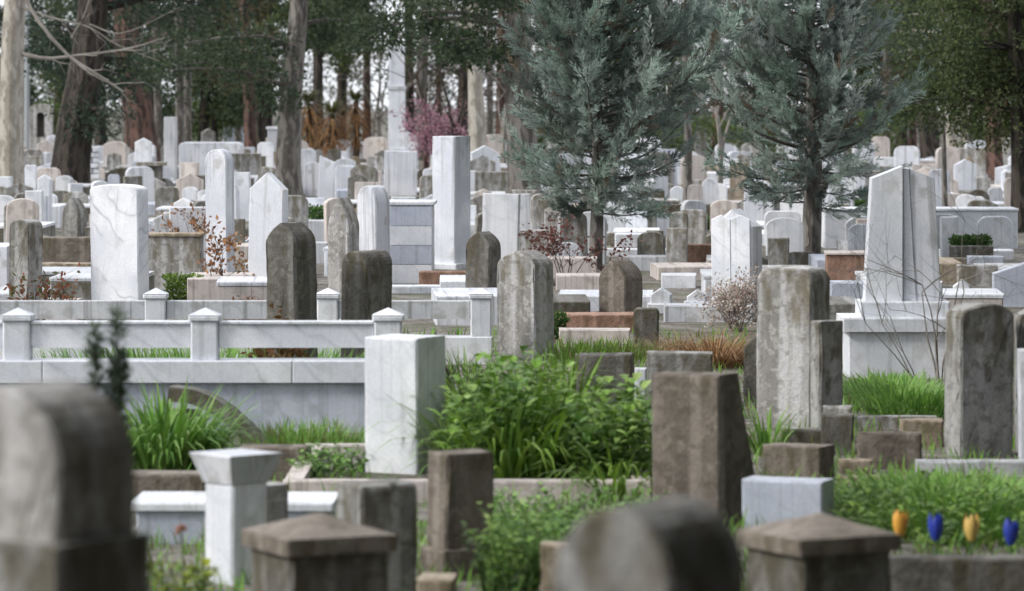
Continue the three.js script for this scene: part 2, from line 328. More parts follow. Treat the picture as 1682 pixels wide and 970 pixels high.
// foliage in uneven clumps: every clump is a lopsided cloud of leaves round a shoot
function clumpLeaves(L, c, R, n, len, wid, cols, r, flat = .6, up = .15) {
  for (let i = 0; i < n; i++) {
    const q = rdir(r).multiplyScalar(Math.pow(r(), .45)); const p = V(c.x + q.x * R, c.y + q.y * R * flat, c.z + q.z * R);
    const d = q.clone().addScaledVector(rdir(r), .8); d.y += up; d.normalize();
    L.leaf(p, d, sideOf(d, r), len * (.6 + .8 * r()), wid * (.7 + .6 * r()), tint(r, cols));
  }
}
const GREEN = { dark: [[.03, .05, .028], [.042, .065, .032], [.055, .078, .038]], olive: [[.048, .07, .026], [.068, .094, .034], [.10, .125, .048]], deep: [[.026, .048, .034], [.038, .06, .04], [.05, .072, .046]], brownish: [[.07, .05, .025], [.05, .05, .02], [.09, .065, .03]] };
// a tall tree: trunk along points (local, base at 0), crown of clumps carried on limbs between heights y0..y1 with reach R(t)
function tallTree(name, label, o, group) {
  const r = mulberry(o.seed), d = o.d * K, t = thing(name, label, 'tree', [X(o.col, d), fall(d), -d], 0, group);
  const pts = spline(o.path.map(([x, y, z = 0]) => V(x, y, z)), 14), H = pts[pts.length - 1].y;
  part('trunk', limb(pts, pts.map((p, i) => { const k = i / 14; return o.r * (1 - .45 * k) * (1 + .35 * Math.exp(-k * 22)); }), 14, .05, o.seed), bark[o.bark], t);
  const L = new Leaves(), limbs = [];
  for (let i = 0; i < (o.limbs ?? 0); i++) {
    const k = o.from + (1 - o.from) * Math.pow((i + .5) / o.limbs, .9), p = pts[Math.min(13, Math.floor(k * 14))].clone(), a = o.az ? o.az[0] + (o.az[1] - o.az[0]) * r() : r() * 6.283;
    const R = o.reach * (.55 + .6 * r()) * (1 - .5 * Math.max(0, k - .5)), e = V(Math.cos(a) * R, R * (o.rise ?? .1) + (r() - .5) * .6, Math.sin(a) * R);
    const mid = p.clone().addScaledVector(e, .5).add(V(0, .25 * R * .3, 0)), end = p.clone().add(e);
    const lp = spline([p, mid, end], 5); limbs.push(limb(lp, lp.map((_, j) => Math.max(.008, o.r * .22 * (1 - j / 5.5))), 5, .03, i + 3));
    for (let c = 0; c < o.clumps; c++) { const s = .3 + .75 * r(), q = p.clone().lerp(end, s); q.add(V((r() - .5) * R * .5, (r() - .6) * (o.hang ?? .7), (r() - .5) * R * .5)); clumpLeaves(L, q, o.clumpR * (.6 + .8 * r()), o.n, o.len, o.wid, o.cols, r, o.flat ?? .6, o.up ?? 0); }
  }
  taken.push([X(o.col, d), -d, o.r * 3, o.r * 3]);
  if (limbs.length) part('limb', mergeGeometries(limbs), bark[o.bark], t).userData.kind = 'stuff';
  if (L.p.length) part('crown', L.geo(), leaf, t);
  return t;
}
// blue-green cypress: boughs that sweep out and up, thick with feathery sprays
function blueCypress(name, label, o) {
  const r = mulberry(o.seed), d = o.d * K, t = thing(name, label, 'tree', [X(o.col, d), 0, -d]); taken.push([X(o.col, d), -d, .4, .4]);
  const H = o.H, pts = spline([V(0, 0, 0), V(.03, H * .3, 0), V(-.04, H * .6, 0), V(0, H, 0)], 12);
  part('trunk', limb(pts, pts.map((_, i) => o.r * (1.1 - i / 12)), 9, .07, 3), bark.grey, t);
  const L = new Leaves(), limbs = [], cols = o.cols;
  for (let i = 0; i < o.boughs; i++) {
    const k = Math.pow(i / o.boughs, .85), y0 = o.y0 + (H * .97 - o.y0) * k, a = i * 2.39996 + r() * .7;
    const shape = k < .16 ? .55 + k * 2.9 : 1.02 * Math.pow(1 - (k - .16) / .84, .75), R = o.R * shape * (.62 + .55 * r()) * (1 + (o.skew ?? 0) * Math.cos(a)) * (i % 4 === 3 ? .5 : 1) + .08, lift = k < .1 ? -.1 + .5 * r() : .3 + .6 * r();
    const dir = V(Math.cos(a), 0, Math.sin(a)), p0 = V(0, y0, 0), p1 = dir.clone().multiplyScalar(R * .55).add(V(0, y0 + R * lift * .3 - .04, 0)), p2 = dir.clone().multiplyScalar(R).add(V(0, y0 + R * lift, 0));
    const lp = spline([p0, p1, p2], 8); limbs.push(limb(lp, lp.map((_, j) => Math.max(.004, .018 * R * (1 - j / 8.5))), 4, .02, i));
    const ns = Math.round(o.sprays * (.4 + R / o.R)), cb = tint(r, cols, .18);
    for (let s = 0; s < ns; s++) { // plumes: a shoot with short side shoots, all leaning to the bough's tip
      const u = .06 + .94 * Math.pow(r(), .85), f = Math.min(7.99, u * 8), j = Math.floor(f), p = lp[j].clone().lerp(lp[j + 1], f - j), tan = lp[j + 1].clone().sub(lp[j]).normalize();
      const sd = tan.clone().addScaledVector(sideOf(tan, r), .62); sd.y += .35 * r(); sd.normalize();
      const sl = (.16 + .26 * r()) * (.7 + .4 * R / o.R), kb = .72 + .56 * r(), dead = r() < .035;
      for (let b = 0; b < o.blades; b++) {
        const v = Math.pow(r(), .8), q = p.clone().addScaledVector(sd, sl * v), bd = sd.clone().multiplyScalar(1.15).addScaledVector(sideOf(sd, r), .75).normalize();
        const kk = kb * (.82 + .36 * r()), c = dead ? [.16, .12, .08] : cb; L.leaf(q, bd, sideOf(bd, r), (.05 + .09 * r()) * (1.2 - .5 * v), .011 + .010 * r(), [c[0] * kk, c[1] * kk, c[2] * kk], .5);
      }
    }
  }
  part('limb', mergeGeometries(limbs), bark.grey, t).userData.kind = 'stuff'; part('crown', L.geo(), featherLeaf, t); return t;
}
// shrubs
function bareShrub(name, label, o, leafy) {
  const r = mulberry(o.seed), t = thing(name, label, o.cat ?? 'shrub', o.pos), out = { geos: [], tips: [] };
  for (let i = 0; i < o.stems; i++) { const a = r() * 6.283, l = o.lean * (.3 + r()); branching(V(Math.cos(a) * .04, 0, Math.sin(a) * .04), V(Math.cos(a) * l + (o.tilt ?? 0), 1, Math.sin(a) * l), o.h * (.45 + .2 * r()), o.rad, o.depth, r, out, o.spread ?? .55, o.droop ?? 0); }
  part('stem', mergeGeometries(out.geos), o.bark ?? bark.twig, t).userData.kind = 'stuff';
  if (leafy) { const L = new Leaves(); for (const [p, d, dep] of out.tips) if (dep <= leafy.maxDepth) for (let i = 0; i < leafy.n; i++) { const q = p.clone().addScaledVector(rdir(r), leafy.R), dd = d.clone().addScaledVector(rdir(r), 1).normalize(); L.leaf(q, dd, sideOf(dd, r), leafy.len * (.6 + .8 * r()), leafy.wid * (.7 + .6 * r()), tint(r, leafy.cols)); } part(leafy.name ?? 'leaves', L.geo(), leaf, t); }
  return t;
}
function strapPlant(name, label, pos, o) {
  const r = mulberry(o.seed), L = new Leaves();
  for (let i = 0; i < o.n; i++) {
    const a = r() * 6.283, k = Math.sqrt(r()), b = V(Math.cos(a) * k * o.R, 0, Math.sin(a) * k * (o.Rz ?? o.R)), dir = V(Math.cos(a) * o.splay * (.3 + k) + (r() - .5) * .5, 1, Math.sin(a) * o.splay * (.3 + k) + (r() - .5) * .5);
    L.blade(b, dir, o.h * (.5 + .6 * r()), o.wid * (.6 + .8 * r()), o.bend * (.3 + 1.2 * r()), tint(r, o.cols), o.seg ?? 4);
  }
  const m = single(name, L.geo(), o.mat ?? leafGloss, label, o.cat ?? 'plant', o.group, o.kind); m.position.set(...pos); return m;
}
// a bushy herb: leafy stems with broad leaves through the whole volume
function herb(name, label, pos, o) {
  const r = mulberry(o.seed), t = thing(name, label, o.cat ?? 'plant', pos), L = new Leaves(), st = [];
  for (let i = 0; i < o.stems; i++) {
    const x = (r() * 2 - 1) * o.Rx, z = (r() * 2 - 1) * o.Rz, e = 1 - .55 * Math.pow(Math.abs(x / o.Rx), 2), h = o.h * (o.env ? o.env(x / o.Rx) : e) * (.55 + .5 * r());
    const b = V(x, 0, z), p1 = b.clone().add(V((r() - .5) * .1, h * .55, (r() - .5) * .1)), p2 = b.clone().add(V((r() - .5) * .3, h, (r() - .5) * .3)), lp = spline([b, p1, p2], 6);
    st.push(limb(lp, lp.map((_, j) => .006 * (1 - j / 8)), 3, 0, i));
    const nl = Math.max(4, Math.round(o.leaves * h / o.h)), c0 = tint(r, o.cols, .2);
    for (let k = 0; k < nl; k++) {
      const u = .06 + .94 * (k + r()) / nl, f = Math.min(5.99, u * 6), j = Math.floor(f), p = lp[j].clone().lerp(lp[j + 1], f - j), a = k * 2.4 + r(), d = V(Math.cos(a), .25 + .5 * r(), Math.sin(a)).normalize(), s = V(-Math.sin(a), 0, Math.cos(a)), up = V(0, 1, 0);
      const kk = .75 + .5 * r(); L.broad(p, d, s, up, o.len * (.55 + .7 * r()), o.wid * (.6 + .6 * r()), [c0[0] * kk, c0[1] * kk, c0[2] * kk]);
    }
  }
  part('stem', mergeGeometries(st), plain(.06, .12, .03), t).userData.kind = 'stuff'; part('leaves', L.geo(), leafGloss, t); return t;
}

// ================================================================ near stones
const R_ = 'weathered stones in the nearest rows', MID = 'headstones in the middle rows', FAR = 'headstones in the far rows';
stone('headstone', 'tall mossy grey round-topped stone cut by the left edge, nearest of all', { x: [-140, 98, 212], top: 641, d: 5.3, yaw: 35, p: 'arch', r: 120, mat: 'palegrey', plinth: [.028, Y(893, K * 5.3), 'grey'], wear: .004 }, R_);
stone('headstone', 'out-of-focus dark arched stone rising at the bottom centre edge', { x: [897, 1095, 1232], top: 840, d: 4.5, yaw: 36, p: 'arch', r: 130, mat: 'grey', wear: .004 }, R_);
function pyramid(w, h, D) { const a = w / 2, b = D / 2, P = [[-a, 0, b], [a, 0, b], [a, 0, -b], [-a, 0, -b], [0, h, 0]], f = [[0, 1, 4], [1, 2, 4], [2, 3, 4], [3, 0, 4]], pos = []; for (const q of f) for (const k of q) pos.push(...P[k]); pos.push(...P[0], ...P[2], ...P[1], ...P[0], ...P[3], ...P[2]); const g = new THREE.BufferGeometry(); g.setAttribute('position', new THREE.Float32BufferAttribute(pos, 3)); g.computeVertexNormals(); return boxUV(g, h, ++stoneSeed); }
function cappedPillar(label, corner, a, yaw, dd, rows, mat, capMat) {
  const d = dd * K;
  const [apex, capTop, capBot] = rows.map(r => Y(r, d)), th = yaw * Math.PI / 180, o = a / 2;
  const t = thing('capped_pillar', label, 'pillar', [X(corner, d) - (Math.cos(th) - Math.sin(th)) * o, 0, -d - (Math.sin(th) + Math.cos(th)) * o], -th, 'capped corner pillars of the near enclosure');
  part('shaft', boxGeo(a * .87, capBot, a * .87, { wear: .006 }), M[mat], t);
  const c = part('cap', boxGeo(a, capTop - capBot, a, { wear: .005, cell: .06 }), M[capMat], t); c.position.y = capBot + .002;
  const p = part('cap_top', weatherPyr(a * .985, apex - capTop, a * .985), M[capMat], t); p.position.y = capTop; return t;
}
function weatherPyr(w, h, D) { return boxUV(weather(pyramid(w, h, D), .004, .06), h, ++stoneSeed); }
cappedPillar('brown pillar with a low pyramid cap in front of the white urn post', 472, .495, 64, 8.6, [855, 888, 915], 'dark', 'brown');
cappedPillar('brown pillar with a low pyramid cap in front of the small white block', 1313, .495, 62, 8.6, [855, 888, 915], 'dark', 'brown');
block('low_wall', 'low dark wall behind the right capped pillar, below the tulips', { x: [1440, 1790], top: 917, d: 9.35, D: .17, yaw: 1, mat: 'dark' }, null, 'wall');
block('low_wall', 'short dark ledge low between the arched stone and the plants', { x: [888, 960], top: 893, d: 9.6, D: .12, mat: 'tan' }, null, 'wall');
{ // white urn-shaped post
  const d = K * 10.4, a = .225, th = 48 * Math.PI / 180, t = thing('marble_post', 'white marble post with a flared square urn top, left of the capped pillar', 'post', [X(388, d) - .01, 0, -d - .16], -th);
  part('shaft', boxGeo(a, Y(797, d), a, { wear: .002 }), M.white, t);
  const y0 = Y(797, d), y1 = Y(748, d), k = part('urn_top', boxGeo(.33, y1 - y0, .33, { bevel: .006 }), M.streak, t), p = k.geometry.attributes.position; k.position.y = y0 + .002;
  for (let i = 0; i < p.count; i++) { const s = .7 + .3 * Math.pow(Math.min(1, p.getY(i) / (y1 - y0) * 1.25), .8); p.setX(i, p.getX(i) * s); p.setZ(i, p.getZ(i) * s); } k.geometry.computeVertexNormals();
}
block('stone_block', 'plain grey block tucked against the white urn post', { x: [400, 425, 474], top: 797, d: 10.75, yaw: 60, mat: 'palegrey' }, null);
block('marble_kerb', 'low white marble grave box behind the urn post', { x: [224, 544], top: 838, base: 893, D: .55, yaw: 1, mat: 'blue', cap: [.025, .045, 'white'] }, null, 'grave kerb');
stone('headstone', 'short grey stone with an ochre left edge, below the tall white slab', { x: [548, 592, 685], top: 797, d: 9.9, yaw: 60, p: 'round', r: 9, mat: 'grey' }, R_);
stone('headstone', 'short dark brown stone on a step, right of the white slab foot', { x: [700, 733, 812], top: 746, d: 10.5, yaw: 62, mat: 'brown', plinth: [.03, .15, 'brown'] }, R_);
block('stone_block', 'pale low step in front of the short dark brown stone', { x: [684, 752], top: 952, d: 9.7, D: .3, mat: 'tan' }, null);
stone('headstone', 'plain white rectangular slab standing tall at the front, left of centre', { x: [597, 686, 732], top: 556, base: 794, yaw: 27, mat: 'white' }, 'near white stones');
block('stone_kerb', 'brown kerb behind the white marble kerb at the left', { x: [196, 338], top: 779, d: 12.3, D: .3, yaw: 1, mat: 'brown' }, null, 'grave kerb');
kerb('stone_kerb', 'long pale kerb across the centre, framing the leafy bed', { x: [465, 1074], top: 789, d: 12.42, D: 2.5, yaw: .3, t: .11, mat: 'peach', soil: 1 });
block('stone_block', 'brown kerb end left of the tall white front slab', { x: [393, 508], top: 735, d: 13.1, D: .3, yaw: 2, mat: 'brown' }, null);
stone('headstone', 'large plain brown stone with a sloping back, right of the leafy bed', { x: [1072, 1182, 1217], top: 617, d: 11.7, yaw: 27, mat: 'brown', back: .32, wear: .004 }, R_);
block('marble_block', 'small bluish white block behind the right capped pillar', { x: [1220, 1351, 1375], top: 791, d: 11.5, yaw: 20, mat: 'blue', wear: .002 }, null);
stone('headstone', 'wide grey stone with a mossy brown crown near the right edge', { x: [1556, 1578, 1668], left: 1, top: 500, base: 752, yaw: 20, p: 'arch', r: 20, mat: 'grey' }, R_);
stone('headstone', 'mossy grey stone cut by the right edge beside its twin', { x: [1673, 1790], top: 506, d: 14.0, D: .3, yaw: 2, p: 'arch', r: 18, mat: 'grey' }, R_);
stone('headstone', 'lower pale slab in front of the stone cut by the right edge', { x: [1675, 1780], top: 573, d: 13.4, D: .1, yaw: 2, mat: 'streak' }, R_);
stone('headstone', 'tall streaked grey stone with a mossy brown side, right of centre', { x: [1243, 1330, 1366], top: 441, base: 706, yaw: 27, p: 'round', r: 20, mat: 'palegrey' }, R_);
stone('headstone', 'narrow grey slab set close against the tall streaked grey stone', { x: [1331, 1347, 1388], top: 528, d: 14.55, yaw: 58, mat: 'grey' }, R_);
stone('headstone', 'dark grey stone half hidden behind the tall streaked grey stone', { x: [1221, 1256], top: 538, d: 16.2, p: 'slantr', r: 30, mat: 'dark' }, R_);
block('stone_block', 'dark grey cube at the foot of the narrow grey slab', { x: [1350, 1406], top: 681, d: 13.95, D: .22, mat: 'dark' }, null);
block('stone_block', 'pale flat stone lying behind the dark grey cube', { x: [1352, 1402], top: 668, d: 14.4, D: .16, mat: 'palegrey' }, null);
block('stone_block', 'brown squared block above the small white block', { x: [1254, 1348, 1376], top: 734, d: 13.05, yaw: 25, mat: 'brown' }, null);
block('stone_block', 'dark low stone behind the brown squared block', { x: [1284, 1364], top: 706, d: 14.1, D: .2, mat: 'dark' }, null);
block('stone_block', 'brown block with a pale top edge, above the tulip bed', { x: [1410, 1516], top: 711, d: 13.45, D: .14, yaw: 3, mat: 'brown' }, null);
block('stone_block', 'reddish brown kerb stone right of the pale-topped brown block', { x: [1480, 1552], top: 690, d: 14.25, D: .2, yaw: 3, mat: 'tan' }, null);
block('stone_kerb', 'pale grey ledge in front of the grass below the white monument', { x: [1402, 1540], top: 684, d: 15.0, D: .14, yaw: 1, mat: 'palegrey' }, null, 'grave kerb');
block('stone_kerb', 'thin pale kerb along the back of the tulip bed', { x: [1376, 1506], top: 783, d: 12.88, D: .1, yaw: 1, mat: 'tan' }, null, 'grave kerb');
block('stone_kerb', 'pale ledge at the foot of the wide grey stone by the right edge', { x: [1506, 1790], top: 757, d: 13.2, D: .13, yaw: 1, mat: 'palewhite' }, null, 'grave kerb');
block('stone_kerb', 'short pale kerb below the dark grey cube', { x: [1378, 1434], top: 755, d: 13.3, D: .1, yaw: 1, mat: 'tan' }, null, 'grave kerb');

// the white fence of the family plot: plinth wall, posts with pyramid caps, rails
function fencePost(t, x, z, y0, h, w) { const p = part('post', boxGeo(w, h, w, { wear: .0015, cell: .1 }), M.white, t); p.position.set(x, y0, z); const c = part('cap', boxGeo(w * 1.16, .035, w * 1.16, {}), M.white, p); c.position.y = h + .001; const q = part('cap_top', pyramid(w * 1.12, .05, w * 1.12), M.white, p); q.position.y = h + .037; }
{
  const d = K * 14.8, xs = [X(-62, d), X(26, d), X(335, d), X(637, d)], t = thing('marble_fence', 'white marble fence with three capped posts across the left foreground', 'fence', [0, 0, -d - .14]);
  const L = xs[0] - .3, Rr = xs[3] + .16, yr = Y(628, d), yt = Y(592, d), joint = X(70, d);
  const w0 = part('plinth_wall', boxGeo(Rr - L - .06, yr, .2, {}), M.blue, t); w0.position.set((L + Rr) / 2, 0, 0);
  for (const [a, b] of [[L, joint], [joint + .003, X(480, d)], [X(480, d) + .003, Rr]]) { const c = part('coping', boxGeo(b - a, yt - yr, .3, { bevel: .008 }), M.vein, t); c.position.set((a + b) / 2, yr, 0); }
  for (const x of xs.slice(1)) fencePost(t, x, 0, yt, Y(527, d) - yt, .19);
  const rt = Y(533, d), rb = Y(572, d);
  for (let i = 0; i < 3; i++) { const a = i ? xs[i] + .096 : L, b = xs[i + 1] - .096; const c = part('top_rail', boxGeo(b - a, rt - rb, .12, { bevel: .008 }), M.vein, t); c.position.set((a + b) / 2, rb, 0); const q = part('rail_cap', boxGeo(b - a, .018, .15, { bevel: .005 }), M.white, t); q.position.set((a + b) / 2, rt + .001, 0); }
}
{
  const d = K * 18.3, xs = [X(-40, d), X(255, d), X(538, d), X(790, d)], t = thing('marble_fence', 'rear white marble fence with lower capped posts behind the grey stones', 'fence', [0, 0, -d - .1]);
  const L = xs[0], Rr = xs[3] + .1, yt = .24;
  const w0 = part('plinth_wall', boxGeo(Rr - L, yt, .2, {}), M.white, t); w0.position.set((L + Rr) / 2, 0, 0);
  for (const x of xs) fencePost(t, x, 0, yt + .001, Y(490, d) - yt, .18);
  const rt = Y(494, d), rb = Y(524, d);
  for (let i = 0; i < 3; i++) { const a = xs[i] + .091, b = xs[i + 1] - .091; const c = part('top_rail', boxGeo(b - a, rt - rb, .11, { bevel: .008 }), M.palewhite, t); c.position.set((a + b) / 2, rb, 0); }
}

// ================================================================ middle rows
const st = (label, o, g = MID) => stone('headstone', label, o, g);
st('large white veined slab with a faintly curved top, left side', { x: [145, 229, 245], top: 303, base: 522, yaw: 30, p: 'arch', r: 9, mat: 'vein' });
st('olive grey stone by the left edge, left of the veined slab', { x: [12, 47, 67], top: 361, base: 522, yaw: 30, p: 'arch', r: 9, mat: 'grey' });
block('marble_tomb', 'layered white tomb cut by the left edge behind the olive grey stone', { x: [-90, 16], top: 404, d: 24, D: 1, yaw: 1, mat: 'streak' }, null, 'tomb');
block('stone_step', 'upper brown step between the olive stone and the veined slab', { x: [58, 150], top: 390, d: 28, D: .4, yaw: 1, mat: 'brown' }, null, 'step');
block('stone_step', 'lower tan step between the olive stone and the veined slab', { x: [58, 150], top: 433, d: 25.6, D: .4, yaw: 1, mat: 'tan' }, null, 'step');
block('stone_step', 'dark slab under the tan step beside the olive stone', { x: [58, 150], top: 470, d: 23.9, D: .5, yaw: 1, mat: 'dark' }, null, 'step');
block('planter_box', 'worn brick red planter box by the olive grey stone', { x: [68, 132], top: 492, d: 21.5, D: .35, yaw: 5, mat: 'peach' }, null, 'planter');
block('stone_wall', 'low pale grey wall right of the veined slab', { x: [243, 332], top: 388, base: 480, D: .3, yaw: 2, mat: 'palegrey', cap: [.02, .035, 'tan'] }, null, 'wall');
st('slim white round-headed stele with a grey arch top, left of centre', { x: [337, 374, 386], top: 245, base: 472, yaw: 28, p: 'arch', r: 20, mat: 'streak' });
st('bluish white stone with a peaked top behind the mossy brown stone', { x: [405, 463, 471], top: 284, base: 475, yaw: 25, p: 'gable', r: 26, mat: 'white' });
st('mossy brown stone with a peaked front behind the white fence', { x: [437, 487, 522], top: 367, d: 17.0, yaw: 36, p: 'point', r: 30, mat: 'dark', plinth: [.02, .1] });
st('brown round-shouldered stone just above the middle fence post', { x: [557, 601, 642], top: 413, d: 17.2, yaw: 40, p: 'round', r: 20, mat: 'dark' });
st('slender pale grey stone with a pointed tip, left of the white arch', { x: [537, 572, 590], top: 326, base: 486, yaw: 30, p: 'point', r: 52, mat: 'palegrey' });
st('grey arched stone with a white curved back, beside the white panel', { x: [585, 618, 641], top: 305, base: 474, yaw: 35, p: 'arch', r: 30, mat: 'streak' });
block('marble_tomb', 'wide white panel of a tomb with level joints, left of the tall pillar', { x: [640, 712], top: 336, base: 468, D: .7, yaw: 1, mat: 'white', extra: (t, m) => { for (let i = 0; i < 4; i++) { const q = part('course', boxGeo(m.w * .985, m.h * .232, .02, { bevel: .004 }), M[i % 2 ? 'blue' : 'vein'], t); q.position.set(0, m.h * (.02 + .24 * i), m.D / 2 + .011); } const c = part('coping', boxGeo(m.w + .06, .04, m.D + .06, {}), M.white, t); c.position.y = m.h; } }, null, 'tomb');
stone('headstone', 'tall white pillar stone, highest in the middle rows', { x: [709, 747, 773], top: 224, base: 442, yaw: 33, mat: 'streak', plinth: [.07, .07, 'white'] }, MID);
block('planter_box', 'terracotta planter at the foot of the tall white pillar', { x: [688, 768], top: 446, base: 474, D: .3, yaw: 2, mat: 'red' }, null, 'planter');
block('stone_step', 'pale step in front of the terracotta planter', { x: [636, 780], top: 470, d: 24.2, D: .4, yaw: 1, mat: 'white' }, null, 'step');
st('white tilted slab right of the tall pillar', { x: [790, 852], top: 318, base: 442, D: .16, yaw: 6, p: 'flat', mat: 'white', lean: -1.5 });
st('dark grey arched stone left of the streaked centre stone', { x: [763, 803, 823], top: 381, base: 514, yaw: 35, p: 'point', r: 24, mat: 'dark' });
st('grey centre stone with a broad white streak and dark side', { x: [817, 880, 912], top: 413, base: 594, yaw: 30, p: 'point', r: 22, mat: 'palegrey' });
st('squat dark stone with ivy at its foot, right of the leafy bed', { x: [946, 1044], top: 583, d: 16.1, D: .3, yaw: 5, mat: 'dark' });
st('low mossy grey stone behind the large plain brown stone', { x: [1062, 1172], top: 580, d: 16.0, D: .28, yaw: 3, mat: 'grey' });
st('thin white footstone beside the squat dark stone', { x: [1042, 1063], top: 604, d: 15.9, D: .07, yaw: 6, mat: 'streak' });
st('brown pointed stone with a stepped shoulder, right of centre', { x: [984, 1027, 1058], top: 428, base: 520, yaw: 36, p: 'point', r: 30, mat: 'brown' });
st('small mossy upright stone in front of the brown pointed stone', { x: [1040, 1083], top: 506, d: 19.2, D: .18, p: 'round', r: 6, mat: 'dark' });
block('stone_slab', 'reddish flat slab on low feet below the cypress trunk', { x: [913, 1000], top: 452, base: 476, D: .6, yaw: 1, mat: 'peach' }, null, 'slab');
block('stone_slab', 'reddish brown slab nearer, left of the mossy upright stone', { x: [908, 1048], top: 517, d: 20.6, D: .5, yaw: 1, mat: 'red' }, null, 'slab');
block('stone_slab', 'pale thin slab lowest of the reddish group', { x: [918, 1036], top: 541, d: 19.7, D: .3, yaw: 1, mat: 'peach' }, null, 'slab');
block('stone_slab', 'narrow pink slab between the two reddish slabs', { x: [928, 985], top: 478, d: 23.3, D: .3, yaw: 1, mat: 'peach' }, null, 'slab');
stone('headstone', 'bright white peaked stone with a fine centre line, right of centre', { x: [1169, 1236, 1256], top: 345, base: 503, yaw: 26, p: 'gable', r: 26, mat: 'white', bevel: .025, extra: (t, m) => { const q = part('front_panel', slabGeo('gable', m.w * .46, m.h * .93, .02, m.w * .1, { bevel: .006 }), M.white, t); q.position.set(-m.w * .235, .02, m.D / 2 + .004); const p = part('front_panel', slabGeo('gable', m.w * .46, m.h * .93, .02, m.w * .1, { bevel: .006 }), M.white, t); p.position.set(m.w * .235, .02, m.D / 2 + .004); } }, MID);
for (const [l, x0, x1, tp, d, mt] of [['white marker post left of the rough pale grave', 1068, 1106, 473, 22.2, 'white'], ['grey white marker post between the white one and the peaked stone', 1128, 1164, 476, 22.4, 'streak'], ['small white marker post right of the white monument', 1565, 1598, 459, 22.2, 'white']])
  stone('marker_post', l, { x: [x0, x1], top: tp, d, D: .2, yaw: 8, p: 'gable', r: 10, mat: mt, plinth: [.03, .1] }, 'short white marker posts', 'post');
block('stone_block', 'rough pale kerb heap at the foot of the peaked white stone', { x: [1090, 1240], top: 502, d: 21.4, D: .5, yaw: 2, mat: 'palewhite' }, null);
block('stone_slab', 'white rounded slab above the white marker post', { x: [1086, 1146], top: 451, d: 24.8, D: .5, yaw: 2, mat: 'white' }, null, 'slab');

// the white monument on the right
{
  const d = K * 17.45, s = F / d, t = thing('marble_monument', 'large white monument on a stepped base with dark streaks down its middle', 'monument', [X(1484, d), 0, -d - .36]);
  const yb = Y(545, d), y2 = Y(522, d), y3 = Y(497, d), H = Y(266, d) - y3 - .04;
  part('base_block', boxGeo(.9, yb, .62, { wear: .002, cell: .14 }), M.white, t);
  let q = part('base_slab', boxGeo(1.0, y2 - yb, .72, { wear: .003, cell: .12 }), M.white, t); q.position.y = yb + .001;
  q = part('plinth', boxGeo(.74, y3 - y2, .48, { wear: .002, cell: .12 }), M.white, t); q.position.set(.02, y2 + .002, 0);
  const half = (kind, w, h, D, r, x, z, m, tp) => { const g = slabGeo(kind, w, h, D, r, { bevel: .004, wear: .0015, cell: .12 }); const p = g.attributes.position; for (let i = 0; i < p.count; i++) { const k = 1 - p.getY(i) / h, e = Math.max(0, Math.min(1, (p.getX(i) * tp + w / 2) / w)); p.setX(i, p.getX(i) + tp * e * .065 * k); } const b = part('shaft_half', g, m, t); b.position.set(x, y3 + .003, z); };
  half('slantr', .25, H, .24, .10, -.112, .02, M.white, -1);
  half('flat', .05, H - .02, .222, 0, .041, -.004, M.streak, 1);
  half('slant', .2, H - .02, .22, .08, .17, -.012, M.streak, 1);
}
block('marble_tomb', 'long white tomb behind the white monument', { x: [1354, 1672], top: 346, d: 30.4, D: .9, yaw: .5, mat: 'vein', cap: [.015, .03, 'white'] }, null, 'tomb');
block('stone_kerb', 'white ledge below the long white tomb at the right', { x: [1546, 1666], top: 411, d: 28.6, D: .5, yaw: 1, mat: 'white' }, null, 'grave kerb');
st('bluish white slab with a sloping top cut by the right edge', { x: [1632, 1760], top: 408, d: 22.8, D: .2, yaw: 3, p: 'slantr', r: 40, mat: 'blue' });
block('marble_block', 'grey blue box left of the monument base', { x: [1364, 1430], top: 464, d: 22.2, D: .5, yaw: 2, mat: 'blue' }, null);
block('stone_slab', 'reddish brown grave slab left of the white monument', { x: [1358, 1432], top: 418, d: 25.6, D: .5, yaw: 2, mat: 'red', cap: [.02, .03, 'peach'] }, null, 'slab');
st('grey short stone left of the right cypress trunk', { x: [1262, 1298], top: 391, base: 446, D: .2, mat: 'grey' });
st('shaded pale stone behind the right cypress trunk', { x: [1258, 1322], top: 357, d: 29, D: .2, p: 'arch', r: 14, mat: 'white' });
block('stone_block', 'brown block under the long white tomb, right of the monument', { x: [1548, 1590], top: 424, d: 26.4, D: .3, mat: 'brown' }, null);
block('stone_block', 'grey block under the ledge at the right', { x: [1574, 1640], top: 436, d: 25, D: .3, yaw: 2, mat: 'palegrey' }, null);
block('marble_block', 'pale box beneath the ledge near the sloping blue slab', { x: [1590, 1650], top: 421, d: 27.2, D: .3, yaw: 2, mat: 'blue' }, null);
st('small white upright beside the monument shaft', { x: [1530, 1549], top: 462, d: 20.6, D: .12, mat: 'white' });
// stones and kerbs under the left cypress
block('marble_block', 'pale low box under the left cypress, left of its trunk', { x: [950, 1012], top: 382, d: 31, D: .4, yaw: 1, mat: 'palegrey' }, null);
block('marble_block', 'white box under the left cypress, right of its trunk', { x: [1010, 1064], top: 384, d: 30.6, D: .4, yaw: 1, mat: 'white' }, null);
block('stone_block', 'dark square stone right of the white box under the cypress', { x: [1062, 1090], top: 379, d: 30.2, D: .3, yaw: 1, mat: 'dark' }, null);
block('stone_kerb', 'white ledge running below the boxes under the left cypress', { x: [978, 1098], top: 409, d: 29.2, D: .35, yaw: .5, mat: 'white' }, null, 'grave kerb');
block('marble_block', 'white slab pieces below the ledge under the cypress', { x: [1018, 1098], top: 421, d: 27, D: .5, yaw: 2, mat: 'palewhite' }, null);
st('grey upright under the cypress, left of a brown block', { x: [1094, 1130], top: 375, base: 446, D: .2, yaw: 6, mat: 'palegrey' });
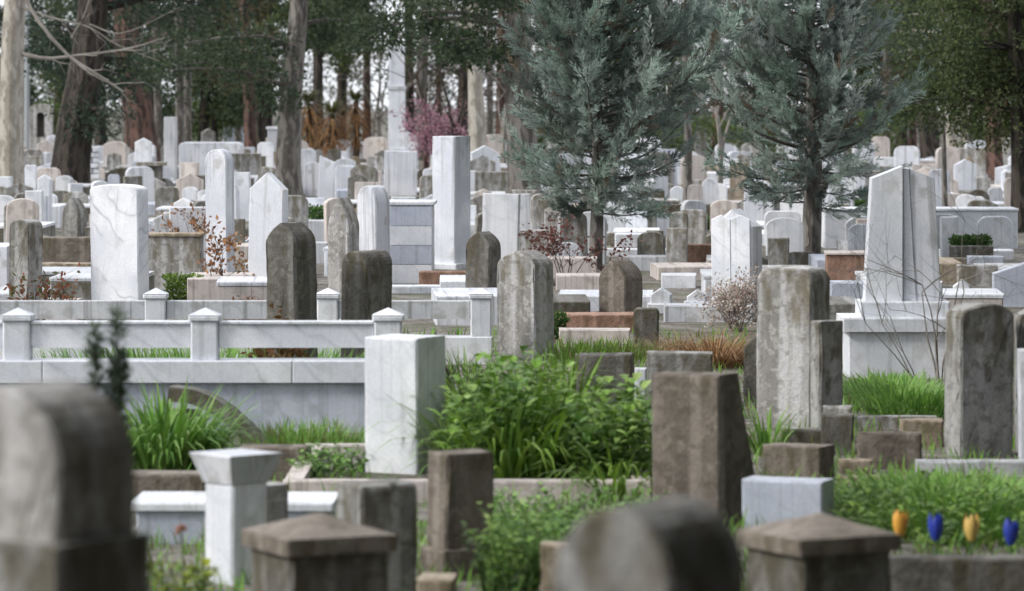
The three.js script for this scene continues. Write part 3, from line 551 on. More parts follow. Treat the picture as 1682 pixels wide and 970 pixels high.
block('stone_block', 'brown squared grave block left of the peaked white stone', { x: [1126, 1172], top: 402, d: 27.5, D: .4, yaw: 2, mat: 'red' }, null);
block('stone_wall', 'mossy dark low wall behind the clipped hedge', { x: [1032, 1177], top: 336, d: 34.5, D: .35, yaw: .5, mat: 'dark' }, null, 'wall');
st('white stone behind the left cypress trunk', { x: [990, 1028], top: 311, d: 33.4, D: .14, mat: 'white' });
st('white round marble marker right of the left cypress foot', { x: [908, 958], top: 398, d: 26.5, D: .2, p: 'arch', r: 16, mat: 'palewhite' });
block('stone_kerb', 'pale grave kerb between the centre stone and the cypress', { x: [850, 982], top: 424, d: 26, D: .6, yaw: 1, mat: 'peach' }, null, 'grave kerb');
block('stone_wall', 'grey low wall behind the tilted white slab', { x: [852, 970], top: 378, d: 30, D: .3, yaw: 1, mat: 'palegrey' }, null, 'wall');

// ================================================================ far rows
const sf = (label, o) => stone('headstone', label, o, FAR);
sf('small pointed grey stone left of the veined slab', { x: [100, 128, 141], top: 326, base: 394, yaw: 30, p: 'point', r: 26, mat: 'grey' });
block('marble_tomb', 'white tomb box beside the pale trunk at the left edge', { x: [33, 80], top: 251, d: 49, D: .8, yaw: 1, mat: 'streak' }, null, 'tomb');
block('marble_tomb', 'white grave slab on the left below the pale trunk', { x: [-40, 102], top: 338, d: 34.5, D: 1, yaw: 1, mat: 'white' }, null, 'tomb');
st('slim white post on the white grave slab at the left', { x: [61, 84], top: 287, d: 34, D: .2, yaw: 5, p: 'gable', r: 6, mat: 'white', extra: (t, m) => { const q = part('front_panel', boxGeo(m.w * .5, m.h * .5, .015, { bevel: .004 }), M.blue, t); q.position.set(0, m.h * .12, m.D / 2 + .008); } });
sf('white stone cut by the left edge under the pale trunk', { x: [-20, 20], top: 290, d: 39, D: .2, mat: 'white' });
{ // stele with an arched niche
  const d = K * 60, t = thing('grey_stele', 'pale grey stele with a dark arched niche behind the pole', 'stele', [X(69, d), 0, -d]);
  const w = 38 / F * d, h = Y(170, d), sh = profile('arch', w, h, w * .25), hole = new THREE.Path(); const a = 6.5 / F * d; hole.moveTo(-a, .7); hole.lineTo(-a, h - .35); for (let i = 0; i <= 8; i++) { const q = Math.PI - i / 8 * Math.PI; hole.lineTo(a * Math.cos(q), h - .35 + a * Math.sin(q)); } hole.lineTo(a, .7); hole.closePath(); sh.holes.push(hole);
  const g = new THREE.ExtrudeGeometry(sh, { depth: .3, bevelEnabled: false }); g.computeVertexNormals(); part('slab', boxUV(g, h, 901), M.palegrey, t);
  const b = part('niche_back', boxGeo(w * .8, h - .2, .05, {}), M.dark, t); b.position.z = -.03;
}
{ // stacked marble courses
  const d = K * 46, t = thing('stacked_monument', 'pale monument of stacked rough blocks beside the dark leaning trunk', 'monument', [X(147, d), 0, -d]), w = 36 / F * d, r = mulberry(8);
  const h = Y(240, d), n = 8; for (let i = 0; i < n; i++) { let x = -w / 2; const k = 2 + (i % 2); for (let j = 0; j < k; j++) { const ww = w / k; const q = part('block', boxGeo(ww - .025, h / n - .02, .26 + .06 * r(), { bevel: .012 }), M[r() < .7 ? 'white' : 'streak'], t); q.position.set(x + ww / 2, i * h / n, 0); x += ww; } }
  const c = part('core', boxGeo(w - .06, h - .03, .18, {}), M.dark, t);
}
sf('peach arched stone behind the dark arched one', { x: [170, 209], top: 232, d: 52, D: .2, p: 'arch', r: 8, mat: 'peach' });
sf('dark grey stone with a curved top, above the veined slab', { x: [173, 232], top: 276, d: 44, D: .25, p: 'arch', r: 12, mat: 'dark' });
sf('pale slab edge right of the dark curved stone', { x: [231, 244], top: 279, d: 43.4, D: .1, mat: 'streak' });
{ const d = K * 41, t = thing('column_monument', 'dark column carrying a ledge and a small white stone', 'monument', [X(255, d), 0, -d]), h = Y(272, d); part('column', boxGeo(.28, h, .28, {}), M.dark, t); const l = part('ledge', boxGeo(.56, .07, .4, {}), M.palegrey, t); l.position.set(-.06, h + .002, 0); const q = part('top_stone', slabGeo('gable', .32, .46, .16, .08), M.white, t); q.position.set(-.22, h + .075, 0); }
sf('tall thin grey white stele left of the twin grey trunks', { x: [270, 291], top: 192, d: 46, D: .22, mat: 'palewhite' });
block('marble_tomb', 'broad white tomb with a rounded lid below the twin grey trunks', { x: [294, 397], top: 234, d: 47, D: .9, yaw: 1, mat: 'streak', p: 'round', r: 7 }, null, 'tomb');
sf('dark square stone in front of the broad white tomb', { x: [304, 341], top: 288, d: 40, D: .2, mat: 'dark' });
block('stone_wall', 'grey wall piece behind the slim white stele', { x: [372, 428], top: 252, d: 44, D: .3, yaw: 1, mat: 'palegrey' }, null, 'wall');
sf('white stone at the right of the slim white stele', { x: [374, 412], top: 283, d: 36, D: .2, mat: 'streak' });
sf('leaning white stone right of the middle trunk', { x: [487, 521], top: 245, d: 44, D: .16, p: 'round', r: 7, mat: 'white', lean: 2 });
sf('white tilted stone beside the leaning white one', { x: [522, 549], top: 256, d: 42, D: .16, p: 'slant', r: 10, mat: 'streak', lean: -2 });
sf('rough pale stone left of a rounded white one, far row', { x: [550, 586], top: 272, d: 41.5, D: .2, p: 'round', r: 8, mat: 'streak' });
sf('rounded white stone behind the white curved back', { x: [588, 630], top: 277, d: 42, D: .2, p: 'arch', r: 14, mat: 'streak' });
sf('grey fluted stele below the white obelisk', { x: [630, 684], top: 248, d: 40, D: .25, yaw: 2, mat: 'streak' });
block('stone_kerb', 'dark kerb at the foot of the fluted stele', { x: [610, 712], top: 322, d: 38, D: .5, yaw: 1, mat: 'grey' }, null, 'grave kerb');
{ const d = K * 56, t = thing('white_obelisk', 'tall white obelisk of stacked drums among the trees', 'obelisk', [X(652, d), 0, -d]), w = .44; let y = 0; for (const [r0, r1, e, m] of [[290, 243, .12, 'white'], [243, 147, 0, 'white'], [147, 141, .05, 'palewhite'], [141, 78, -.03, 'streak'], [78, 72, .03, 'white']]) { const h = Y(r1, d) - Math.max(0, Y(r0, d)); const q = part('drum', boxGeo(w + e, h - .003, w + e, {}), M[m], t); q.position.y = y; y += h; } }
block('stone_wall', 'grey boundary wall piece left of the obelisk', { x: [556, 642], top: 237, d: 62, D: .3, yaw: .5, mat: 'grey', cap: [.03, .05, 'dark'] }, null, 'wall');
block('stone_wall', 'dark boundary wall at the far right behind the monument', { x: [1400, 1700], top: 248, d: 62, D: .3, yaw: .5, mat: 'grey', cap: [.03, .05, 'dark'] }, null, 'wall');
block('stone_wall', 'grey boundary wall seen under the two cypresses', { x: [770, 1400], top: 246, d: 63, D: .3, yaw: .3, mat: 'grey', cap: [.03, .05, 'dark'] }, null, 'wall');
block('stone_wall', 'pale grey boundary wall at the far left behind the trunks', { x: [-60, 470], top: 238, d: 66, D: .3, yaw: .3, mat: 'grey' }, null, 'wall');
sf('white tall slab seen between the two cypresses', { x: [1076, 1112], top: 245, d: 46, D: .16, mat: 'blue' });
sf('small grey stone below the slab between the cypresses', { x: [1083, 1112], top: 302, d: 41, D: .2, p: 'arch', r: 8, mat: 'grey' });
sf('small white round stone between the cypresses', { x: [1100, 1124], top: 306, d: 40, D: .2, p: 'arch', r: 8, mat: 'white' });
sf('grey upright beside a thin trunk between the cypresses', { x: [1132, 1153], top: 295, d: 39, D: .2, mat: 'palegrey' });
sf('white curved stone above the hedge end', { x: [1150, 1182], top: 292, d: 37.5, D: .2, p: 'arch', r: 24, mat: 'white' });
sf('pale stone under the right cypress, far row', { x: [1180, 1222], top: 300, d: 41, D: .2, p: 'arch', r: 8, mat: 'streak' });
sf('white stone left of the cypress trunk, far row', { x: [1226, 1262], top: 310, d: 39, D: .2, p: 'gable', r: 9, mat: 'white' });
sf('lilac white stone left of the monument top', { x: [1370, 1402], top: 286, d: 40, D: .2, p: 'round', r: 8, mat: 'white' });
sf('second lilac white stone left of the monument top', { x: [1403, 1428], top: 291, d: 39.5, D: .2, mat: 'streak' });
sf('grey stone touching the monument shaft on its left', { x: [1420, 1447], top: 281, d: 37, D: .2, mat: 'palegrey' });
sf('white shadowed stone right of the monument top', { x: [1526, 1562], top: 278, d: 37, D: .2, p: 'round', r: 8, mat: 'streak' });
sf('broad brownish grave block with an oval relief, far right', { x: [1563, 1620], top: 243, d: 47, D: .35, yaw: 2, mat: 'palegrey', extra: (t, m) => { const g = new THREE.SphereGeometry(.1, 14, 10); g.scale(1, 1.4, .3); const q = part('relief', boxUV(g, .2, 55), M.tan, t); q.position.set(0, m.h * .62, m.D / 2); } });
sf('white stone right of the reddish trunk, far right', { x: [1634, 1669], top: 268, d: 45, D: .2, p: 'slantr', r: 8, mat: 'white' });
sf('dark arched stone in front of the broad brownish block', { x: [1588, 1626], top: 311, d: 36, D: .2, p: 'arch', r: 14, mat: 'dark' });
sf('pinkish low stone left of the dark arched stone', { x: [1556, 1590], top: 318, d: 36.5, D: .2, mat: 'peach' });
block('planter_box', 'dark trough of the green clump right of the long tomb', { x: [1562, 1632], top: 404, d: 27.9, D: .3, yaw: 1, mat: 'grey' }, null, 'planter');
sf('pale column base left of the middle trunk', { x: [440, 462], top: 212, d: 50, D: .2, mat: 'palewhite', cap: [.03, .06, 'white'] });
sf('dark stone left of the middle trunk', { x: [398, 436], top: 256, d: 46, D: .2, mat: 'grey' });
sf('low brown stone behind the slender pointed stone', { x: [574, 604], top: 372, d: 31, D: .2, mat: 'dark' });
block('stone_kerb', 'pale kerb with a clipped green clump, left of the pointed stone', { x: [472, 546], top: 362, d: 31.5, D: .5, yaw: 1, mat: 'palewhite' }, null, 'grave kerb');
block('stone_kerb', 'white kerb block beneath the bluish peaked stone', { x: [500, 540], top: 398, d: 28, D: .3, yaw: 1, mat: 'palewhite' }, null, 'grave kerb');
sf('grey stone at the foot of the shaded grey trunk', { x: [840, 882], top: 312, d: 35, D: .2, mat: 'palegrey' });
sf('pale stone right of the shaded grey trunk', { x: [893, 914], top: 310, d: 36, D: .2, mat: 'white' });
sf('white stone in the shade of the left cypress', { x: [928, 962], top: 284, d: 39, D: .2, p: 'arch', r: 9, mat: 'white' });
sf('small white stone hidden in the left cypress skirt', { x: [1002, 1030], top: 290, d: 40, D: .2, mat: 'white' });
block('kiosk_wall', 'grey brown low wall right of the tall pillar', { x: [780, 842], top: 282, d: 42, D: .3, yaw: 1, mat: 'grey' }, null, 'wall');
{ // grey blue hut between the trunks
  const d = K * 72, t = thing('small_hut', 'small grey blue hut with a flat roof between the left trunks', 'hut', [X(389, d), 0, -d]), w = 44 / F * d, h = Y(172, d);
  part('wall', boxGeo(w, h - .15, .8, {}), M.blue, t); const r = part('roof', boxGeo(w + .2, .14, 1.1, {}), M.palewhite, t); r.position.y = h - .148;
  for (const s of [-1, 1]) { const q = part('post', boxGeo(.08, h - .15, .08, {}), M.white, t); q.position.set(s * w * .46, 0, .46); }
  const q = part('window', boxGeo(w * .5, .5, .03, {}), plain(.03, .04, .05, .2), t); q.position.set(0, h * .5, .415);
}

// ================================================================ trees
const at = (c, d, y = 0) => [X(c, K * d), y, -K * d];
const ringGrey = [[.235, .31, .27], [.31, .385, .345], [.17, .225, .195], [.39, .46, .42], [.13, .165, .14]];
blueCypress('blue_cypress', 'left blue-green cypress with a bare trunk, centre right', { col: 978, d: 27.2, H: 6.2, r: .085, y0: .72, R: 1.28, skew: .22, boughs: 240, sprays: 19, blades: 32, cols: ringGrey, seed: 21 });
blueCypress('blue_cypress', 'right blue-green cypress behind the bright peaked stone', { col: 1332, d: 29.5, H: 6.6, r: .13, y0: .66, R: 1.42, skew: -.16, boughs: 240, sprays: 19, blades: 32, cols: ringGrey, seed: 37 });
const dk = { len: .13, wid: .05, cols: GREEN.dark };
{ // pale plane tree at the left edge with long bare branches
  const d = K * 40, t = thing('plane_tree', 'pale-barked tree at the left edge with long bare branches', 'tree', [X(20, d), 0, -d]), r = mulberry(90);
  const P = (c, ro, dz = 0) => V(X(c, d) - X(20, d), Y(ro, d), dz);
  const tp = spline([P(20, 345), P(18, 200), P(22, 60), P(28, -60), P(20, -260)], 14); part('trunk', limb(tp, tp.map((_, i) => .25 * (1 - .3 * i / 14) * (1 + .2 * Math.exp(-i))), 14, .04, 4), bark.pale, t);
  const out = { geos: [], tips: [] }, run = (pts, rad) => { const q = spline(pts, 10); out.geos.push(limb(q, q.map((_, i) => rad * (1 - .75 * i / 10)), 5, .05, 7)); for (let i = 3; i <= 10; i += 2) branching(q[i], q[i].clone().sub(q[i - 1]).normalize().addScaledVector(sideOf(V(1, 0, 0), r), .7), .25 + .35 * r(), rad * .3, 1, r, out, .6); };
  run([P(32, -30, .1), P(60, 25, .3), P(115, 90, .4), P(165, 122, .5), P(208, 150, .6)], .05);
  run([P(38, 88, .1), P(75, 96, .2), P(140, 90, .3), P(215, 80, .4), P(275, 62, .5)], .045);
  run([P(118, 92, .4), P(150, 118, .5), P(190, 140, .5), P(205, 150, .5)], .03);
  run([P(30, 10, .1), P(90, 30, .3), P(150, 45, .3), P(192, 72, .3), P(265, 100, .4)], .028);
  run([P(120, 62, .3), P(140, 30, .4), P(160, -30, .4)], .02); run([P(150, 40, .3), P(200, 55, .4), P(300, 12, .4)], .018);
  run([P(20, -100, .1), P(-40, -160, .4), P(-120, -200, .6)], .06); run([P(22, -120, .1), P(80, -220, -.4), P(160, -280, -.6)], .06);
  part('branch', mergeGeometries(out.geos), bark.twig, t).userData.kind = 'stuff';
}
{ const d = K * 62, m = single('lamp_pole', new THREE.CylinderGeometry(.075, .085, 7, 12), plain(.32, .34, .36, .5), 'thin grey metal pole behind the pale-barked tree', 'pole'); m.position.set(X(45, d), 3.5, -d); }
tallTree('pine_tree', 'thick dark leaning trunk wrapped in ivy at the left', { col: 110, d: 43.5, path: [[0, 0], [.12, 1], [.38, 2.5], [.55, 4], [.5, 7], [.8, 10]], r: .42, bark: 'dark', seed: 51, limbs: 16, from: .32, reach: 2.6, clumps: 9, clumpR: .5, n: 60, len: .14, wid: .05, cols: GREEN.deep }, 'pines among the graves');
tallTree('pine_tree', 'reddish leaning pine trunk right of the ivy-wrapped one', { col: 236, d: 57, path: [[0, 0], [-.12, 1.4], [-.4, 2.9], [-.5, 4.6], [-.7, 8], [-.4, 11]], r: .44, bark: 'red', seed: 52, limbs: 16, from: .38, reach: 3, clumps: 9, clumpR: .55, n: 55, ...dk }, 'pines among the graves');
tallTree('pine_tree', 'left one of the twin slim grey trunks', { col: 294, d: 50, path: [[0, 0], [.03, 2], [.0, 4.5], [.1, 9]], r: .12, bark: 'grey', seed: 53, limbs: 10, from: .45, reach: 1.8, clumps: 8, clumpR: .45, n: 50, ...dk }, 'pines among the graves');
tallTree('pine_tree', 'right one of the twin slim grey trunks', { col: 310, d: 50.6, path: [[0, 0], [-.02, 2], [.1, 4.5], [.2, 9]], r: .11, bark: 'grey', seed: 54, limbs: 10, from: .45, reach: 1.8, clumps: 8, clumpR: .45, n: 50, ...dk }, 'pines among the graves');
tallTree('pine_tree', 'straight brown grey trunk left of the tall centre stones', { col: 475, d: 42.6, path: [[-.05, 0], [0, 1.2], [.1, 2.6], [.22, 4.2], [.3, 9]], r: .27, bark: 'grey', seed: 55, limbs: 14, from: .42, reach: 2.4, clumps: 9, clumpR: .5, n: 55, ...dk }, 'pines among the graves');
tallTree('pine_tree', 'dark broad trunk shaded behind the left cypress', { col: 862, d: 36, path: [[0, 0], [-.05, 1.4], [-.1, 2.8], [-.1, 4.6], [-.3, 9]], r: .29, bark: 'grey', seed: 56, limbs: 18, from: .5, reach: 2.7, az: [1.9, 4.9], clumps: 9, clumpR: .42, n: 80, len: .13, wid: .045, cols: GREEN.dark, rise: .02, hang: .35 }, 'pines among the graves');
tallTree('pine_tree', 'pale brown trunk right of the pink blossom', { col: 788, d: 46, path: [[0, 0], [-.08, 2], [-.12, 4], [0, 8]], r: .2, bark: 'pale', seed: 57, limbs: 10, from: .55, reach: 2, clumps: 7, clumpR: .45, n: 50, ...dk }, 'pines among the graves');
tallTree('evergreen_tree', 'dark trunk at the right edge with a broad olive crown', { col: 1676, d: 33.5, path: [[0, 0], [-.02, 1.5], [-.08, 3], [-.3, 6]], r: .16, bark: 'dark', seed: 58, limbs: 46, from: .42, reach: 2.1, clumps: 11, clumpR: .34, n: 80, len: .085, wid: .04, cols: GREEN.olive, rise: -.02, hang: .75 });
tallTree('pine_tree', 'pale grey trunk behind the monument, right side', { col: 1562, d: 52, path: [[0, 0], [0, 2], [-.1, 4], [-.1, 9]], r: .22, bark: 'pale', seed: 59, limbs: 10, from: .5, reach: 2, clumps: 8, clumpR: .5, n: 50, ...dk }, 'pines among the graves');
tallTree('pine_tree', 'reddish trunk between the pale trunk and the right edge', { col: 1634, d: 50, path: [[0, 0], [-.05, 1.5], [-.1, 3], [-.3, 5], [-.3, 9]], r: .2, bark: 'red', seed: 60, limbs: 10, from: .45, reach: 2, clumps: 8, clumpR: .5, n: 50, ...dk }, 'pines among the graves');
tallTree('young_tree', 'thin dark sapling trunk in front of the pale right trunk', { col: 1552, d: 36, path: [[0, 0], [-.02, 1.2], [-.05, 2.4], [0, 5]], r: .05, bark: 'grey', seed: 61, limbs: 8, from: .5, reach: 1, clumps: 5, clumpR: .3, n: 40, ...dk });
tallTree('young_tree', 'slim dark trunk standing between the two cypresses', { col: 1128, d: 38, path: [[0, 0], [.02, 1.4], [-.03, 2.6], [0, 5]], r: .08, bark: 'grey', seed: 62, limbs: 8, from: .5, reach: 1.2, clumps: 5, clumpR: .3, n: 40, ...dk });
tallTree('pine_tree', 'dark leaning trunk in the shade right of the right cypress', { col: 1512, d: 56, path: [[.2, 0], [0, 2], [-.3, 4], [-.3, 9]], r: .18, bark: 'dark', seed: 63, limbs: 12, from: .4, reach: 2.2, clumps: 8, clumpR: .5, n: 50, ...dk }, 'pines among the graves');
// evergreens that close the view; each with a crown almost to the ground
{
  const rows = [[20, 70, 1.5, .3], [95, 76, 1.7, .25], [165, 66, 1.5, .45], [250, 74, 1.8, .2], [335, 66, 1.3, .2], [372, 80, 1.5, .3], [425, 64, 1.5, .25], [520, 60, 1.4, .75], [560, 66, 1.3, .8], [905, 74, 1.6, .1], [1010, 70, 1.8, .1], [1100, 80, 1.6, .2], [1240, 76, 1.8, .1], [1410, 68, 1.6, .2], [1480, 62, 1.3, .35], [1600, 72, 1.6, .3], [1680, 66, 1.4, .4]];
  const where = ['far left behind the pale trunk', 'behind the ivy-wrapped trunk', 'left of the reddish trunk', 'right of the reddish trunk', 'behind the twin grey trunks', 'behind the small hut', 'left of the middle trunk', 'right of the middle trunk', 'above the dry yuccas', 'behind the dark broad trunk', 'behind the left cypress crown', 'between the cypresses at the back', 'behind the right cypress crown', 'right of the right cypress', 'behind the dark leaning trunk', 'behind the pale right trunk', 'at the far right edge'];
  rows.forEach(([c, d, R, low], i) => tallTree('evergreen_tree', 'dark evergreen ' + where[i], { col: c, d, path: [[0, 0], [.05, 2.5], [0, 5], [.1, 9]], r: .17, bark: 'dark', seed: 200 + i, limbs: 26, from: Math.max(.1, low * .6), reach: R, clumps: 8, clumpR: .4, n: 42, len: .17, wid: .07, cols: i % 3 === 1 ? GREEN.olive : i % 3 ? GREEN.deep : GREEN.dark, hang: .7 }, 'evergreens closing the view'));
}
{ // far wood below the brow of the hill
  const r = mulberry(777), L = new Leaves();
  for (let i = 0; i < 420; i++) { const d = K * (88 + 60 * r()), x = X(-60 + 1800 * r(), d), y = fall(d), h = 3 + 4.5 * r() + (-y) * .5; if (Math.abs(X(620, d) - x) < 1.2 || Math.abs(X(790, d) - x) < .9) continue; for (let k = 0; k < 9; k++) clumpLeaves(L, V(x + (r() - .5) * 2.4, y + h * (.25 + .75 * r()), -d + (r() - .5) * 2), 1.2, 24, .24, .13, r() < .3 ? [[.13, .13, .115], [.16, .15, .135]] : [[.06, .075, .06], [.08, .09, .065]], r, .9); }
  single('far_wood', L.geo(), leaf, 'hazy far wood seen between the trunks', 'wood', null, 'stuff');
}
// the dark evergreens that stand right of the graves, outside the frame, and keep the sky from the right-hand faces
for (let i = 0; i < 26; i++) {
  const d = -16 + i * 2.8, x = Math.max(5.4, .12 * d + 3.4) + (i % 2) * .6;
  const r = mulberry(950 + i), t = thing('evergreen_tree', 'dark evergreen in the row right of the graves, outside the picture', 'tree', [x, 0, -d], 0, 'evergreens beside the graves'), L = new Leaves();
  part('trunk', limb([V(0, 0, 0), V(.05, 3, 0), V(0, 9, 0)], [.22, .17, .05], 9), bark.dark, t);
  for (let k = 0; k < 100; k++) { const u = r(), a = r() * 6.283, R = (u < .35 ? 1.35 : 1.25 + 2.2 * Math.sin((u - .35) / .65 * 3.0)) * Math.sqrt(r()); clumpLeaves(L, V(Math.cos(a) * R, .3 + 9 * u, Math.sin(a) * R), .7, 40, .4, .19, GREEN.dark, r, .8); }
  part('crown', L.geo(), leaf, t);
}
[[3.3, 4.5, -1.6], [3.4, 9, -1.4], [-3.4, 2, 1.4], [-6.4, -1], [4.4, -7], [1.4, -7.6], [-1.8, -7], [-5.0, -7.4], [-8.2, -6.6], [3.0, -11], [-3.4, -11]].forEach(([x, d, off = 0], i) => {
  const r = mulberry(980 + i), t = thing('evergreen_tree', 'dark spreading evergreen standing round the viewer, outside the picture', 'tree', [x, 0, -d], 0, 'evergreens beside the graves'), L = new Leaves(); part('trunk', limb([V(0, 0, 0), V(.05, 4, 0), V(0, 10, 0)], [.24, .2, .06], 9), bark.dark, t);
  for (let k = 0; k < 130; k++) { const u = r(), a = r() * 6.283, R = (d < -3 ? 2.2 : 1 + 3.6 * Math.sin(u * 2.6)) * Math.sqrt(r()); clumpLeaves(L, V(off + Math.cos(a) * R, (d < -3 ? .4 : 4.2) + 6 * u, Math.sin(a) * R), .7, 40, .4, .19, GREEN.dark, r, .8); } part('crown', L.geo(), leaf, t);
});
// bare deciduous trees at the back
[[700, 52, 'bare thin tree left of the pale brown trunk', 'red'], [745, 50, 'thin dark bare tree above the pink blossom', 'dark'], [825, 54, 'bare tree right of the pale brown trunk', 'twig'], [615, 64, 'bare tree in the bright gap left of the obelisk', 'twig'], [1185, 48, 'bare brown tree between the two cypresses', 'twig'], [1590, 58, 'bare tree right of the pale grey trunk', 'twig']].forEach(([c, d, l, b], i) => bareShrub('bare_tree', l, { pos: at(c, d), seed: 300 + i, stems: 3, lean: .1, h: 4.2, rad: .05, depth: 4, spread: .6, bark: bark[b], cat: 'tree' }));
bareShrub('blossom_tree', 'small tree with pink blossom right of the obelisk', { pos: at(722, 50), seed: 71, stems: 8, lean: .4, h: 1.5, rad: .03, depth: 3, bark: bark.dark, cat: 'tree' }, { name: 'blossom', maxDepth: 2, n: 5, R: .09, len: .055, wid: .045, cols: [[.38, .20, .26], [.46, .29, .34], [.28, .14, .18]] });
[[508, 57, 'left dry yucca with hanging brown leaves', 1.7], [545, 55, 'middle dry yucca with hanging brown leaves', 1.45], [585, 58, 'right dry yucca with hanging brown leaves', 1.75]].forEach(([c, d, l, h], i) => {
  const t = thing('yucca_plant', l, 'plant', at(c, d), 0, 'yuccas under the evergreens'), r = mulberry(500 + i), L = new Leaves(), L2 = new Leaves(); part('trunk', limb([V(0, 0, 0), V(.03, h * .5, 0), V(0, h, 0)], [.1, .08, .07], 7), bark.dark, t);
  for (let k = 0; k < 260; k++) { const a = r() * 6.283, y = h * (.35 + .65 * r()); L.blade(V(0, y, 0), V(Math.cos(a), .15 - .7 * r(), Math.sin(a)), .55 + .3 * r(), .035, 1.6, tint(r, [[.20, .10, .04], [.15, .085, .045], [.24, .14, .06]]), 3); }
  for (let k = 0; k < 120; k++) { const a = r() * 6.283; L2.blade(V(0, h, 0), V(Math.cos(a), .2 + 1.4 * r(), Math.sin(a)), .5 + .25 * r(), .035, .8, tint(r, [[.07, .08, .02], [.11, .1, .03], [.05, .07, .025]]), 3); }
  part('dead_leaves', L.geo(), drystuff, t); part('leaves', L2.geo(), leaf, t);
});
// light green shrubs at the back
[[1592, 60, 1.9, 'light green shrub behind the pale right trunk'], [1660, 62, 1.6, 'light green shrub by the right edge, far back'], [70, 64, 1.5, 'green shrub behind the niche stele'], [345, 68, 1.4, 'green shrub below the twin grey trunks'], [1440, 60, 1.3, 'olive shrub right of the right cypress'], [1085, 57, .9, 'low dark shrub at the back between the cypresses'], [1160, 60, 1.1, 'taller shrub at the back between the cypresses'], [1245, 58, .9, 'low shrub behind the right cypress trunk'], [905, 58, 1.0, 'low shrub behind the left cypress trunk']].forEach(([c, d, h, l], i) => {
  const r = mulberry(600 + i), t = thing('leafy_shrub', l, 'shrub', at(c, d), 0, 'shrubs along the back'), L = new Leaves(), g = []; for (let k = 0; k < 5; k++) { const a = r() * 6.28, e = V(Math.cos(a) * .5, h * .8, Math.sin(a) * .5); g.push(limb([V(0, 0, 0), e.clone().multiplyScalar(.5), e], [.03, .02, .01], 4)); }
  for (let k = 0; k < 42; k++) clumpLeaves(L, V((r() - .5) * 1.3, h * (.2 + .9 * r()), (r() - .5) * 1.1), .25, 30, .12, .06, [[.075, .12, .03], [.1, .14, .04], [.055, .09, .028]], r); part('stem', mergeGeometries(g), bark.dark, t); part('leaves', L.geo(), leaf, t);
});

// ================================================================ plants near and in the middle
const fresh = [[.17, .33, .055], [.22, .40, .08], [.27, .44, .12], [.12, .25, .05]], lush = [[.19, .34, .05], [.25, .41, .07], [.32, .46, .13], [.13, .25, .06]], lime = [[.22, .36, .05], [.18, .31, .05], [.14, .26, .05]];

strapPlant('strap_leaf_plant', 'big clump of bright strap leaves in front of the white fence', at(272, 13.4), { seed: 1, n: 620, R: .3, Rz: .25, h: .62, wid: .024, splay: .5, bend: .75, cols: fresh, seg: 5 });
strapPlant('strap_leaf_plant', 'green strap leaves beside the tall streaked grey stone', at(1258, 14.0), { seed: 2, n: 50, R: .1, h: .42, wid: .02, splay: .5, bend: .5, cols: fresh });
strapPlant('strap_leaf_plant', 'long pale blades around the foot of the streaked centre stone', at(775, 15.6), { seed: 3, n: 110, R: .28, h: .62, wid: .018, splay: .5, bend: .4, cols: lime });
strapPlant('strap_leaf_plant', 'upright green blades right of the streaked centre stone', at(932, 16.2), { seed: 4, n: 90, R: .18, h: .55, wid: .018, splay: .4, bend: .5, cols: lime });
herb('leafy_bush', 'broad leafy green bush filling the centre bed', at(862, 13.05), { seed: 5, stems: 100, Rx: .46, Rz: .75, h: .8, leaves: 18, len: .15, wid: .07, cols: lush, env: u => 1 - .35 * u * u - .25 * Math.max(0, u) });
strapPlant('strap_leaf_plant', 'long arching yellow green blades rising from the leafy bush', at(845, 13.1), { seed: 19, n: 520, R: .42, Rz: .8, h: .85, wid: .026, splay: .5, bend: .7, cols: lime, seg: 5 });
strapPlant('strap_leaf_plant', 'low arching yellow green blades beside the large plain brown stone', at(1010, 12.7), { seed: 20, n: 200, R: .24, Rz: .7, h: .5, wid: .024, splay: .7, bend: .9, cols: lime, seg: 5 });
herb('leafy_bush', 'lower leafy green growth left of the large plain brown stone', at(1010, 12.95), { seed: 6, stems: 80, Rx: .24, Rz: .7, h: .62, leaves: 16, len: .13, wid: .055, cols: lush, env: u => 1 - .1 * u * u });
herb('leafy_bush', 'green weeds in front of the long pale kerb', at(935, 11.15), { seed: 7, stems: 190, Rx: .44, Rz: 1.0, h: .25, leaves: 16, len: .06, wid: .035, cols: fresh, env: () => 1 });
herb('leafy_bush', 'weeds behind the short dark brown stone', at(850, 10.2), { seed: 8, stems: 90, Rx: .16, Rz: .35, h: .42, leaves: 16, len: .06, wid: .035, cols: lush, env: () => 1 });
herb('leafy_bush', 'low weeds between the kerbs left of the white front slab', at(545, 13.0), { seed: 9, stems: 50, Rx: .2, Rz: .3, h: .22, leaves: 12, len: .06, wid: .035, cols: fresh, env: () => 1 });
herb('yellow_weed', 'blurred yellow green weed at the bottom left', at(305, 9.4), { seed: 10, stems: 34, Rx: .16, Rz: .16, h: .36, leaves: 10, len: .08, wid: .055, cols: [[.30, .36, .02], [.16, .22, .03], [.22, .27, .03]], env: () => 1 });
{ const d = K * 9.7, L = new Leaves(), r = mulberry(15), t = thing('flower_stem', 'thin stem with a faded pink flower at the bottom left', 'flower', at(298, 9.7)); part('stem', limb([V(0, 0, 0), V(.01, .22, 0), V(0, .43, 0)], [.006, .005, .004], 5), plain(.09, .15, .04), t); for (let i = 0; i < 14; i++) { const dd = rdir(r, .6); L.broad(V(0, .42, 0), dd, sideOf(dd, r), V(0, 1, 0), .04, .03, tint(r, [[.38, .2, .15], [.42, .26, .2]])); } part('petals', L.geo(), leaf, t); }
strapPlant('grass', 'bright grass bed around the tulips at the right', at(1560, 12.0), { seed: 11, n: 3200, R: .72, Rz: 1.5, h: .22, wid: .016, splay: .55, bend: .7, cols: fresh, seg: 3, cat: 'grass', kind: 'stuff' });
